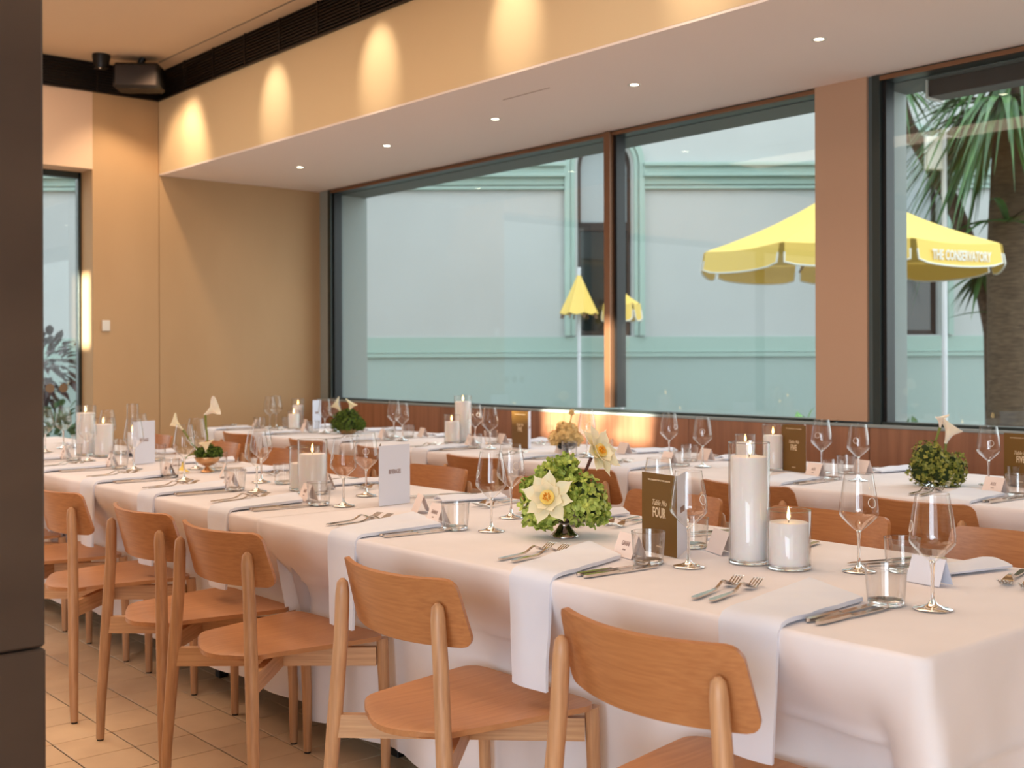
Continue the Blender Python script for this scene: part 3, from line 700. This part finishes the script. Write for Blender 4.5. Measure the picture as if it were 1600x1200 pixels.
candle(-6.045, 2.355, .052, .200, .168, 'shorter candle of the far pair on the front table', 'candles on the front table')
candle(-6.02, 2.50, .03, .27, .12, 'narrow glass candle cylinder behind the far pair on the front table', 'candles on the front table')
menu((-1.969, 2.233), math.radians(170), math.radians(121), 'olive folded menu card reading Table No FOUR', 'menu cards', 'FOUR')
menu((-3.330, 2.250), math.radians(143), math.radians(98), 'white menu card reading BEVERAGES on the front table', 'menu cards', 'FOUR')
menu((-5.44, 2.26), math.radians(150), math.radians(112), 'folded menu card among the glasses near the end window', 'menu cards', 'FOUR')

# ------------------------------------------------------------------ WINDOW TABLE SETTINGS
ff_g = [(-1.93, 4.19), (-2.719, 4.20), (-3.545, 4.20), (-4.293, 4.18), (-5.062, 4.17), (-5.952, 4.197), (-6.915, 4.23), (-7.613, 4.192)]
for k, (x, y) in enumerate(ff_g):
    s = 'inner-side'; c = x - .17; E2 = "window table's palm end"
    put('w', x, y, [0, -1.2, -.9, 2, 1, 2, 0, 2][k], nth(k, 'clear stemmed wine glass with etched ring,', s, E2), 'wine glasses on the window table')
    put('t', x - .1, y - .03, 0, nth(k, 'low clear glass tumbler,', s, E2), 'tumblers on the window table')
    j = rnd.uniform(-.05, .05)
    put('f', c - .200, 3.885, math.radians(12) + j, nth(k, 'outer steel fork,', s, E2), 'forks on the window table')
    put('f', c - .160, 3.89, math.radians(11) + j, nth(k, 'inner steel fork,', s, E2), 'forks on the window table')
    put('k', c + .078, 3.885, j, nth(k, 'inner steel knife beside the napkin,', s, E2), 'knives on the window table')
    put('k', c + .106, 3.88, -.03 + j, nth(k, 'outer steel knife,', s, E2), 'knives on the window table')
    napkin(nth(k, 'white folded napkin hanging over the edge,', s, E2), 'napkins on the window table', c - .071, c + .071, c - .16, c + .04, 3.824, 4.18, 4.12, 1, .255, k + 20)
    tent(c - .03, 4.19, math.radians(-16), nth(k, 'small pink tent place card,', s, E2), 'place cards on the window table', 'ALEX' if k < 2 else None)
fb_g = [(-2.285, 4.44), (-3.013, 4.37), (-3.891, 4.356), (-4.449, 4.33), (-5.452, 4.377), (-6.25, 4.342), (-7.0, 4.36), (-7.717, 4.302)]
for k, (x, y) in enumerate(fb_g):
    s = 'bench-side'; c = x + .16
    put('w', x, y, [-.9, -1.4, 0, 1, 2, 0, 1, 2][k], nth(k, 'clear stemmed wine glass with etched ring,', s, E2), 'wine glasses on the window table')
    put('t', x + .1, y + .04, 0, nth(k, 'low clear glass tumbler,', s, E2), 'tumblers on the window table')
    j = rnd.uniform(-.05, .05)
    put('f', c + .135, 4.755, pi + .24 + j, nth(k, 'inner steel fork,', s, E2), 'forks on the window table')
    put('f', c + .185, 4.75, pi + .24 + j, nth(k, 'outer steel fork,', s, E2), 'forks on the window table')
    put('k', c - .075, 4.76, pi - .2 + j, nth(k, 'inner steel knife beside the napkin,', s, E2), 'knives on the window table')
    put('k', c - .115, 4.75, pi - .2 + j, nth(k, 'outer steel knife,', s, E2), 'knives on the window table')
    flat_napkin(nth(k, 'white rolled napkin lying flat,', s, E2), 'napkins on the window table', c + .02, 4.65, math.radians(-14 + 7 * (k % 3)), k + 40)
    tent(c - .02, 4.47, math.radians(-16), nth(k, 'small blank tent place card,', s, E2), 'place cards on the window table', None)
candle(-3.225, 4.310, .050, .205, .158, 'white candle in glass left of the table FIVE card', 'candles on the window table')
candle(-3.40, 4.33, .047, .150, .115, 'smaller candle half hidden behind the tallest front candle', 'candles on the window table')
candle(-5.56, 4.285, .048, .168, .130, 'short candle in front of the tall one on the window table', 'candles on the window table')
candle(-5.60, 4.40, .054, .280, .245, 'tall candle in glass behind a short one on the window table', 'candles on the window table')
candle(-7.40, 4.27, .045, .135, .112, 'short candle near the end wall on the window table', 'candles on the window table')
candle(-7.50, 4.36, .045, .215, .170, 'taller candle near the end wall on the window table', 'candles on the window table')
menu((-3.043, 4.298), math.radians(172), math.radians(128), 'olive menu card reading Table No FIVE beside a candle', 'menu cards', 'FIVE')
menu((-4.885, 4.300), math.radians(178), math.radians(133), 'olive menu card standing before the brown panelling', 'menu cards', 'FIVE')
menu((-7.335, 4.385), math.radians(150), math.radians(125), 'olive menu card between candles and dark green flowers near the end wall', 'menu cards', 'FIVE')
menu((-2.085, 4.435), math.radians(172), math.radians(100), 'olive menu card reading FIVE at the frame edge beside the wine glass', 'menu cards', 'FIVE')

# ------------------------------------------------------------------ FLOWERS
def loc3(l, f, z): return RT * l + AX * f + UP * z        # lateral, away, up
def head(parent, c, r, m, n=95, size=.0085, seed=1, name='flower_head', core='leaf_core'):
    g = random.Random(seed); mb = MB(); c = Vector(c)
    for k in range(n):
        z = 1 - 2 * (k + .5) / n; a = k * 2.39996 + g.uniform(-.2, .2); q = sqrt(1 - z * z); d = Vector((q * cos(a), q * sin(a), z))
        nn = (d + Vector((g.uniform(-.7, .7), g.uniform(-.7, .7), g.uniform(-.7, .7)))).normalized()
        e1 = nn.orthogonal().normalized(); e2 = nn.cross(e1); rot = g.uniform(0, pi); s = size * g.uniform(.8, 1.3)
        o = c + d * r * g.uniform(.84, 1.14)
        for w_ in range(4):
            b = rot + w_ * pi / 2; t1 = cos(b) * e1 + sin(b) * e2; t2 = -sin(b) * e1 + cos(b) * e2; up = nn * s * .45
            mb.add([o, o + t1 * s * .55 + t2 * s * .5 + up * .4, o + t1 * s * 1.15 + t2 * s * .25 + up, o + t1 * s * 1.15 - t2 * s * .25 + up * 1.1, o + t1 * s * .55 - t2 * s * .5 + up * .5], [(0, 1, 2, 3, 4)])
    o_ = mb.build(name, m, parent, False)
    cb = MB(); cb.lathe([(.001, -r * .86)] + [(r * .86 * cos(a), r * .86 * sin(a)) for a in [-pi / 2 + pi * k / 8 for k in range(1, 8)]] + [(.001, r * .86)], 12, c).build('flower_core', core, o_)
    return o_
def lily(parent, c, d, size, seed=0, m='petal_cream'):
    """water lily: two rings of pointed petals and an orange centre"""
    d = d.normalized(); e1 = d.orthogonal().normalized(); e2 = d.cross(e1); g = random.Random(seed)
    t = MB().lathe([(.001, 0), (size * .24, size * .10), (size * .26, size * .3), (.001, size * .22)], 14)
    t.v = [tuple(Vector(c) + e1 * p[0] + e2 * p[1] + d * p[2]) for p in t.v]
    ctr = t.build('water_lily', 'petal_yellow', parent)
    s_ = MB()
    for k in range(16):
        a = k * 2.4; r = size * .13 * sqrt(k / 16 + .1); b = Vector(c) + (e1 * cos(a) + e2 * sin(a)) * r + d * size * .2
        s_.tube([b, b + d * size * .16 + (e1 * cos(a) + e2 * sin(a)) * size * .02], size * .022, 5)
    s_.build('stamens', 'stamen', ctr)
    for ring, (n_, ln, tilt, wd) in enumerate([(8, 1.0, .30, .26), (7, .72, .72, .22)]):
        for k in range(n_):
            a = 2 * pi * (k + .5 * ring) / n_ + g.uniform(-.12, .12); rad = e1 * cos(a) + e2 * sin(a); tan = d.cross(rad)
            tl = tilt + g.uniform(-.12, .12); Ln = size * ln * g.uniform(.9, 1.08)
            def fn(u, v):
                ww = size * wd * (sin(pi * min(1, v * .62 + .22)) ** 1.0) * (1 - ss(.55, 1, v) * .96)
                x = (2 * u - 1) * ww; rr = size * .12 + Ln * v * cos(tl + v * .15); hh = size * .05 + Ln * v * sin(tl) * (1 - .25 * v) + size * .35 * (x / size) ** 2 * 4
                return Vector(c) + rad * rr + tan * x + d * hh
            MB().shell(fn, 4, 7, size * .012).build('petal', m, ctr, sharp=60)
    return ctr
def calla(parent, base, tip, size, side, name='calla_lily', stem_from=None, m='petal_white'):
    """spathe rolled into a funnel with a flared pointed lip"""
    base, tip = Vector(base), Vector(tip); ax = (tip - base); Ln = ax.length; ax.normalize()
    e1 = (Vector(side) - ax * Vector(side).dot(ax)).normalized(); e2 = ax.cross(e1)
    def fn(u, v):
        a = (u - .5) * 2 * pi * .93; r = size * (.10 + .50 * v ** 1.6); fl = ss(.55, 1, v)
        lip = (cos(a) * .5 + .5); h = Ln * v * (.70 + .30 * lip ** 2) ; r2 = r * (1 + fl * .45 * (1 - .3 * lip))
        return base + ax * h + e1 * (cos(a) * r2 + fl * size * .15 * lip) + e2 * sin(a) * r2
    o = MB().shell(fn, 20, 12, size * .02).build(name, m, parent, sharp=70)
    MB().tube([base + ax * Ln * .05, base + ax * Ln * .5], size * .05, 8).build('spadix', 'stamen', o)
    if stem_from is not None:
        s0 = Vector(stem_from); mid = (s0 + base) / 2 + Vector((0, 0, .0)) - e1 * (base - s0).length * .10
        MB().tube([s0, (s0 + mid) / 2 - e1 * .004, mid, (mid + base) / 2, base + ax * Ln * .06], [.0045, .0045, .004, .0045, .006], 8).build('stem', 'stem_green', o)
    return o
# 1 hydrangeas and water lilies in a footed silver bowl
t = thing('flower_arrangement', 'green hydrangeas with two cream water lilies in a footed silver bowl', 'flower arrangement', (-2.426, 2.272, TZ), 0, 'flower arrangements')
MB().lathe([(.001, 0), (.041, 0), (.041, .003), (.028, .015), (.018, .028), (.014, .037), (.019, .041), (.014, .045), (.034, .050), (.056, .064), (.068, .082), (.066, .083), (.042, .070), (.001, .060)], 32).build('bowl', 'silver_dark', t, sharp=80)
for k, (l, f, z, r) in enumerate([(.052, -.01, .105, .062), (-.066, .0, .080, .050), (-.020, .04, .168, .040), (-.088, .03, .132, .030), (.0, -.04, .108, .042), (.015, .05, .11, .055), (-.052, .0, .170, .026), (.006, .03, .196, .026), (.09, .02, .07, .034), (-.055, -.04, .066, .03)]):
    head(t, loc3(l, f, z), r, 'hydrangea_green', int(20000 * r * r + 24), .0145, k)
lily(t, loc3(-.047, -.075, .115), -AX * .9 - RT * .25 + UP * .35, .080, 2)
l2 = lily(t, loc3(.092, .02, .235), -AX * .45 + RT * .55 + UP * .35, .078, 5)
MB().tube([loc3(.045, .02, .10), loc3(.052, .02, .16), loc3(.078, .02, .222)], [.0042, .004, .005], 8).build('stem', 'stem_dark', t)
# 2 mossy bronze bowl with callas
t = thing('flower_arrangement', 'small bronze pedestal bowl of moss with tall curved calla lilies', 'flower arrangement', (-4.887, 2.376, TZ), 0, 'flower arrangements')
MB().lathe([(.001, 0), (.032, 0), (.030, .004), (.012, .018), (.010, .026), (.026, .032), (.048, .045), (.058, .066), (.057, .067), (.045, .055), (.001, .05)], 32).build('bowl', 'bronze_metal', t, sharp=80)
for k, (l, f, z, r) in enumerate([(-.022, 0, .078, .030), (.018, -.01, .082, .032), (.0, .02, .085, .034), (.040, .01, .085, .024)]): head(t, loc3(l, f, z), r, 'moss', 120, .006, k + 20, 'moss_clump')
calla(t, loc3(-.012, 0, .255), loc3(.055, -.01, .305), .048, UP, stem_from=loc3(-.005, 0, .09))
calla(t, loc3(-.105, 0, .185), loc3(-.165, .0, .245), .032, UP, stem_from=loc3(-.02, 0, .09), m='petal_cream')
calla(t, loc3(.004, -.035, .09), loc3(.004, -.035, .15), .04, RT, m='petal_cream')
MB().tube([loc3(-.04, 0, .085), loc3(-.08, -.03, .075), loc3(-.098, -.05, .045)], .003, 8).build('stem', 'stem_green', t)
calla(t, loc3(-.098, -.05, .045), loc3(-.094, -.052, -.0), .03, RT, m='petal_yellow')
# 3 olive hydrangea ball with callas on the window table
t = thing('flower_arrangement', 'round olive-green hydrangea arrangement with white calla lilies on the window table', 'flower arrangement', (-2.40, 4.26, TZ), 0, 'flower arrangements')
MB().lathe([(.001, 0), (.05, 0), (.06, .03), (.058, .03), (.001, .02)], 24).build('bowl', 'glass_solid', t)
for k, (l, f, z, r) in enumerate([(-.045, -.01, .115, .056), (.055, .0, .070, .056), (-.055, .01, .055, .052), (.0, -.045, .05, .046), (.0, .03, .09, .06), (-.01, -.04, .09, .036), (.045, -.03, .045, .042)]):
    head(t, loc3(l, f, z), r, 'hydrangea_olive', int(24000 * r * r + 20), .009, k + 40)
calla(t, loc3(.030, 0, .165), loc3(.060, 0, .255), .055, -RT, stem_from=loc3(.015, 0, .09))
calla(t, loc3(.008, 0, .225), loc3(.018, 0, .285), .03, RT, stem_from=loc3(-.01, 0, .10))
calla(t, loc3(-.045, -.055, .022), loc3(.045, -.055, .03), .03, UP, m='petal_cream')
MB().tube([loc3(.03 + .028 * cos(a) + .008 * a / 3, -.055, .075 + .035 * sin(a) - .008 * a) for a in [-.5 + .4 * k for k in range(16)]], .0022, 6).build('stem', 'stem_green', t)
# 4 cream blooms in a clear footed bowl
t = thing('flower_arrangement', 'cream blossom posy in a clear footed glass in front of sunlit panelling', 'flower arrangement', (-4.461, 4.192, TZ), 0, 'flower arrangements')
MB().lathe([(.001, 0), (.035, 0), (.010, .010), (.010, .02), (.045, .035), (.055, .065), (.054, .065), (.042, .038), (.001, .03)], 28).build('bowl', 'glass_solid', t, sharp=80)
for k, (l, f, z, r) in enumerate([(-.055, 0, .085, .034), (.0, -.01, .095, .042), (.045, 0, .085, .036), (-.02, .01, .14, .028), (.02, 0, .125, .034), (-.03, -.02, .09, .035)]):
    head(t, loc3(l, f, z), r, 'cream_bloom', 60, .011, k + 60, 'bloom', 'cream_bloom')
MB().tube([loc3(.01, 0, .13), loc3(.025, 0, .19), loc3(.03, 0, .215)], .003, 6).build('stem', 'stem_green', t)
head(t, loc3(.03, 0, .222), .012, 'cream_bloom', 20, .007, 77, 'bud', 'cream_bloom')
# 5 dark green ball with curling callas near the end wall
t = thing('flower_arrangement', 'dark green ball arrangement with curling cream callas near the end wall', 'flower arrangement', (-6.755, 4.314, TZ), 0, 'flower arrangements')
MB().lathe([(.001, 0), (.05, 0), (.06, .03), (.058, .03), (.001, .02)], 24).build('bowl', 'bronze_metal', t)
for k, (l, f, z, r) in enumerate([(-.06, 0, .07, .055), (.05, 0, .07, .052), (.0, -.03, .06, .055), (.01, .02, .11, .055), (.085, 0, .06, .032), (-.03, 0, .10, .05)]):
    head(t, loc3(l, f, z), r, 'moss', 110, .010, k + 80)
calla(t, loc3(-.05, 0, .15), loc3(-.10, 0, .225), .05, UP, stem_from=loc3(-.03, 0, .10), m='petal_cream')
calla(t, loc3(.01, 0, .15), loc3(.03, 0, .225), .05, -RT, stem_from=loc3(.0, 0, .10), m='petal_cream')

# ------------------------------------------------------------------ OUTSIDE
struct(MB().box(-45, -9.2, -30, 45, -.5, -.3).box(-9.2, 14, 5.7, 45, -.5, -.3).box(3.3, 20, -30, 5.7, -.5, -.3).box(-9.2, 3.3, -30, -4.4, -.5, -.3).build('ground', 'paving', None, False))
FD = 17.0
fa = Matrix(((RT.x, AX.x, 0, AX.x * FD), (RT.y, AX.y, 0, AX.y * FD), (0, 0, 1, 0), (0, 0, 0, 1)))   # facade frame: x to the right, y away, z up
def fx(px): return (px - 800) / 1823.77 * FD
def fz(py): return 1.26 + (559.63 - py) / 1823.77 * FD
b = thing('building', 'pale green rendered building with arched windows across the street', 'building'); b.matrix_world = fa
ARCH = [(fx(903), fx(987)), (fx(1385), fx(1467)), (fx(420), fx(500)) , (fx(-60), fx(20))]
wx0, wx1 = -13.5, 10.5
mb = MB(); xs = [wx0] + sorted([v for a in ARCH[:2] for v in a]) + [wx1]
zt_, zb_ = fz(258), fz(525)
for k in range(0, len(xs), 2): mb.box(xs[k], xs[k + 1], 0, .4, -.4, 8)
for a in ARCH[:2]:
    mb.box(a[0], a[1], 0, .4, -.4, zb_)
    r = (a[1] - a[0]) / 2; cx = (a[0] + a[1]) / 2; n = 12
    for k in range(n):
        t0, t1 = pi * k / n, pi * (k + 1) / n
        xa, za, xb, zb2 = cx + r * cos(t0), zt_ + r * sin(t0), cx + r * cos(t1), zt_ + r * sin(t1)
        mb.add([(xa, 0, za), (xb, 0, zb2), (xb, 0, 8), (xa, 0, 8), (xa, .4, za), (xb, .4, zb2), (xb, .4, 8), (xa, .4, 8)], [(0, 3, 2, 1), (0, 1, 5, 4)])
mb.build('wall', 'stucco', b, False)
MB().box(wx0, wx1, -.035, 0, -.4, fz(558)).build('plinth', 'stucco_lower', b, False)
for (py0, py1, dep) in ((552, 558, .07), (527, 551, .03)): MB().box(wx0, wx1, -dep, 0, fz(py1), fz(py0)).build('string_course', 'stucco_mint', b, False)
def seg(lst):
    for k in range(len(lst)): yield lst[k]
brk = [(wx0, fx(884)), (fx(1006), fx(1372)), (fx(1480), wx1)]
for (a, c) in brk:
    for (py0, py1, dep) in ((256, 262, .14), (262, 272, .09), (272, 278, .12), (278, 290, .05), (292, 297, .06)):
        MB().box(a, c, -dep, 0, fz(py1), fz(py0), .008).build('cornice', 'stucco_mint', b, False)
for a in ARCH[:2]:
    cx = (a[0] + a[1]) / 2; r = (a[1] - a[0]) / 2
    for off, w_, dep in ((.07, .06, .05), (.15, .08, .08)):
        m_ = MB()
        for s in (-1, 1): m_.box(cx + s * (r + off) - w_ / 2, cx + s * (r + off) + w_ / 2, -dep, 0, zb_, zt_)
        n = 16
        for k in range(n):
            t0, t1 = pi * k / n, pi * (k + 1) / n; ri, ro = r + off - w_ / 2, r + off + w_ / 2
            P = [(cx + q * cos(t), y_, zt_ + q * sin(t)) for y_ in (-dep, 0) for t in (t0, t1) for q in (ri, ro)]
            m_.add(P, [(0, 1, 3, 2), (0, 2, 6, 4), (1, 5, 7, 3)])
        m_.build('architrave', 'stucco_mint', b, False)
    f = MB().box(a[0], a[0] + .055, .12, .18, zb_, zt_).box(a[1] - .055, a[1], .12, .18, zb_, zt_).box(a[0], a[1], .12, .18, zb_, zb_ + .07).box(a[0], a[1], .10, .18, fz(360), fz(347))
    n = 16
    for k in range(n):
        t0, t1 = pi * k / n, pi * (k + 1) / n
        P = [(cx + q * cos(t), y_, zt_ + q * sin(t)) for y_ in (.12, .18) for t in (t0, t1) for q in (r - .06, r)]
        f.add(P, [(0, 1, 3, 2), (0, 2, 6, 4), (1, 5, 7, 3), (4, 6, 7, 5)])
    wn = f.build('window', 'sash_brown', b, False)
    MB().box(a[0], a[1], .15, .16, zb_, fz(360)).build('pane', 'pane_dark', wn, False)
    MB().box(a[0], a[1], .15, .16, fz(347), zt_ + r).build('pane', 'pane_sky_reflection', wn, False)
def umbrella(c, R_, z_rim, z_top, z_val, label, name='patio_umbrella', n=8, text=None, ang=0, half=False):
    t = thing(name, label, 'umbrella', (c.x, c.y, 0), ang)
    rot = Matrix.Rotation(ang, 3, 'Z')
    for k in range(n):
        a0, a1 = 2 * pi * k / n, 2 * pi * (k + 1) / n; am = (a0 + a1) / 2
        P0, P1 = Vector((R_ * cos(a0), R_ * sin(a0), z_rim)), Vector((R_ * cos(a1), R_ * sin(a1), z_rim))
        def fn(u, v):
            p = P0.lerp(P1, u); q = Vector((0, 0, z_top)).lerp(p, .02 + .98 * v); q.z -= .06 * sin(pi * v) * R_ / 1.5 + .03 * sin(pi * u) * v; return q
        MB().shell(fn, 5, 6, .006).build('canopy_panel', 'canvas_yellow', t, sharp=30)
        if z_val:
            def fv(u, v):
                uu = .02 + .96 * u; p = P0.lerp(P1, uu); p.z = z_rim - .03 * sin(pi * uu) - (z_rim - z_val) * v * (1 - .12 * (abs(2 * u - 1) ** 8)); o_ = Vector((cos(am), sin(am), 0)) * (.03 + .05 * v); return p + o_ * .6
            vl = MB().shell(fv, 10, 3, .006).build('valance', 'canvas_yellow', t, sharp=30)
            MB().tube([fv(0, .5), fv(0, 1)] + [fv(u / 10, 1) for u in range(1, 11)] + [fv(1, .5)], .010, 5).build('piping', 'piping_white', vl)
            if text and k == text[1]:
                o = inst('lettering', text_mesh(text[0], .125, 'piping_white', .62, 0, .004, .002), vl)
                ex = (P1 - P0).normalized(); cc = fv(.5, .55) + Vector((cos(am), sin(am), 0)) * .02; nn = ex.cross(UP)
                if nn.dot(Vector((cos(am), sin(am), 0))) < 0: ex = -ex; nn = -nn
                o.matrix_local = Matrix(((ex.x, 0, nn.x, cc.x), (ex.y, 0, nn.y, cc.y), (0, 1, nn.z, cc.z), (0, 0, 0, 1)))
        MB().tube([P0 * .97 + Vector((0, 0, -.02)), Vector((0, 0, z_top - .1))], .012, 6).build('rib', 'frame_brown', t)
    MB().tube([(0, 0, -.3), (0, 0, z_top + .06)], .025, 10).build('pole', 'pole_white', t)
    MB().lathe([(.001, -.3), (.28, -.3), (.28, -.22), (.04, -.18), (.001, -.18)], 20).build('base', 'black_plastic', t)
    return t
uc = cpos(1326, 559, 12.0)
umbrella(uc, 1.50, 2.33, 3.04, 2.12, 'large yellow patio umbrella outside, crossing behind the brown pier', text=('THE CONSERVATORY', 0), ang=atan2(-AX.y, -AX.x) + .10)
uc = cpos(905, 559, 16.0)  # solid umbrella added in place of a reflection in the arched window
umbrella(uc, .27, 1.88, 2.44, None, 'small half-closed yellow umbrella standing in for a reflection in the arched window', n=8, ang=.3)
uc = cpos(972, 559, 16.3)  # second umbrella, also built where the pane only shows a reflection
umbrella(uc, .24, 2.02, 2.20, 1.80, 'small open yellow umbrella standing in for a reflection, right half of the arched window', n=8, ang=.6)
# sign box on a pole
pc = cpos(1476, 559, 13.8)
t = thing('street_sign', 'blank white box sign on a tall white pole beside the palm', 'sign', (pc.x, pc.y, 0), CA)
t.rotation_euler = (0, 0, atan2(RT.y, RT.x))
zz = lambda py: 1.26 + (559.63 - py) / 1823.77 * 13.8
MB().tube([(0, 0, -.3), (0, 0, zz(208))], .032, 12).build('pole', 'pole_white', t)
MB().box(-.22, -.03, -.05, .05, zz(268), zz(216), .01).build('sign_panel', 'white_plastic', t)
MB().tube([(0, 0, zz(215)), (.22, 0, zz(217))], .008, 6).build('arm', 'pole_white', t)
# unseen masses added above and behind the room to keep sun off the street
struct(MB().box(XW - .3, XE + .2, YS - .25, YW + .38, ZC + .13, 9.5).build('wall_sun_block', 'stucco', None, False))
tag(MB().box(-34, -8.2, -9, -6, -.4, 9).build('building', 'stucco'), 'plain unseen block added behind the terrace to shade the street', 'building')
# strap-leaved palms
def blade(p, d, Ln, wd, droop, mb):
    """one long pointed leaf with a folded midrib"""
    d = d.normalized(); sd = d.cross(UP); sd = sd.normalized() if sd.length > .1 else Vector((1, 0, 0)); n = 7; vv = []; ff = []
    for k in range(n + 1):
        v = k / n; q = p + d * Ln * v + Vector((0, 0, -droop * Ln * v * v)); w_ = wd * (.35 + .65 * sin(pi * min(1, v * 1.1 + .12))) * (1 - v ** 3) + .001
        vv += [q - sd * w_ + UP * w_ * .4, q, q + sd * w_ + UP * w_ * .4]
    for k in range(n): a = 3 * k; ff += [(a, a + 1, a + 4, a + 3), (a + 1, a + 2, a + 5, a + 4)]
    mb.add(vv, ff); return mb
def palm(label, trunk, rad, crowns, barkm='bark', seed=1, wd=.03):
    base = Vector(trunk[0]); t = thing('palm_tree', label, 'tree', (base.x, base.y, -.3)); g = random.Random(seed)
    B = Vector((base.x, base.y, -.3))
    MB().tube([Vector(p) - B for p in trunk], rad, 14).build('trunk', barkm, t)
    for (c, n, Ln, dr, dirs) in crowns:
        for k in range(n):
            a = g.uniform(0, 2 * pi); el = g.uniform(*dirs); d = Vector((cos(a) * cos(el), sin(a) * cos(el), sin(el)))
            blade(Vector(c) - B + d * .04, d, Ln * g.uniform(.75, 1.1), wd, dr * g.uniform(.6, 1.3), MB()).build('leaf', 'strap_leaf', t, False)
    return t
palm('thick-trunked palm with hanging strap leaves outside the window beside the umbrella',
     [cpos(1590, 720, 14.4), cpos(1586, 560, 14.4), cpos(1582, 400, 14.4), cpos(1588, 240, 14.4), cpos(1592, 120, 14.4)], [.36, .33, .30, .28, .22],
     [(cpos(1570, 165, 14.0), 150, 1.5, .85, (-.7, .35)), (cpos(1590, 110, 14.2), 80, 1.6, 1.0, (-.3, .6)), (cpos(1575, 350, 14.1), 10, .9, .5, (0, .8))], 'bark', 4, .052)
palm('slender mottled leaning palm trunk behind the yellow umbrella with small leaf tufts',
     [cpos(1556, 700, 15.0), cpos(1552, 520, 15.0), cpos(1535, 440, 15.0), cpos(1490, 320, 15.0), cpos(1420, 200, 15.0), cpos(1395, 120, 15.0)], [.13, .12, .11, .10, .09, .08],
     [(cpos(1535, 430, 14.8), 26, .62, .3, (-.9, .5)), (cpos(1400, 130, 14.9), 50, .85, .7, (-.5, .6)), (cpos(1548, 490, 14.8), 14, .55, .3, (-.5, .4))], 'bark_mottled', 9, .036)
# dark leafed shrub outside the end window and low shrubs
def bush(label, c, R_, n, m, size, seed, zc, name='shrub'):
    t = thing(name, label, 'shrub', (c.x, c.y, -.3)); g = random.Random(seed); mb = MB()
    for k in range(n):
        a = g.uniform(0, 2 * pi); z = g.uniform(-1, 1); q = sqrt(1 - z * z); d = Vector((q * cos(a), q * sin(a), z)); p = Vector((0, 0, zc + .3)) + d * R_ * g.uniform(.4, 1)
        blade(p, d + Vector((g.uniform(-.5, .5), g.uniform(-.5, .5), g.uniform(-.3, .7))), size * g.uniform(.7, 1.3), size * .22, .3, mb)
    tag(mb.build('foliage', m, t, False), kind='stuff')
    MB().tube([(0, 0, 0), (0.02, 0, zc)], [.03, .015], 8).build('stem', 'bark', t)
bush('dark red-leaved shrub outside the end window', cpos(62, 559, 12.3), .42, 150, 'dark_leaf', .2, 5, 1.2)
bush('low green shrub at the foot of the end window', cpos(92, 559, 12.0), .42, 260, 'bush_leaf', .16, 6, .38)
for k, (px, d, r, z) in enumerate([(1010, 11, .45, .12), (1150, 10.5, .5, .1), (1255, 10, .5, .25), (1440, 10.5, .5, .2)]):
    bush(f'low green planting outside under the windows, {ORD[k]} clump from the mullion', cpos(px, 559, d), r, 240, 'bush_leaf', .15, 30 + k, z)
# foliage in front of the high window that breaks up the low sun
for k, (dx, dz, r) in enumerate([(-.35, .30, .22), (.40, .22, .24), (.1, -.1, .2), (-.62, -.1, .2)]):
    c = Vector((-2.4 + dx, -4.0, 2.96)) - SUNDIR * 3.2
    bush(f'{ORD[k]} leafy branch outside the high window behind the room', Vector((c.x + dx * .3, c.y, 0)), r * .8, 18, 'bush_leaf', .2, 50 + k, c.z + dz - .1, 'tree_branch')
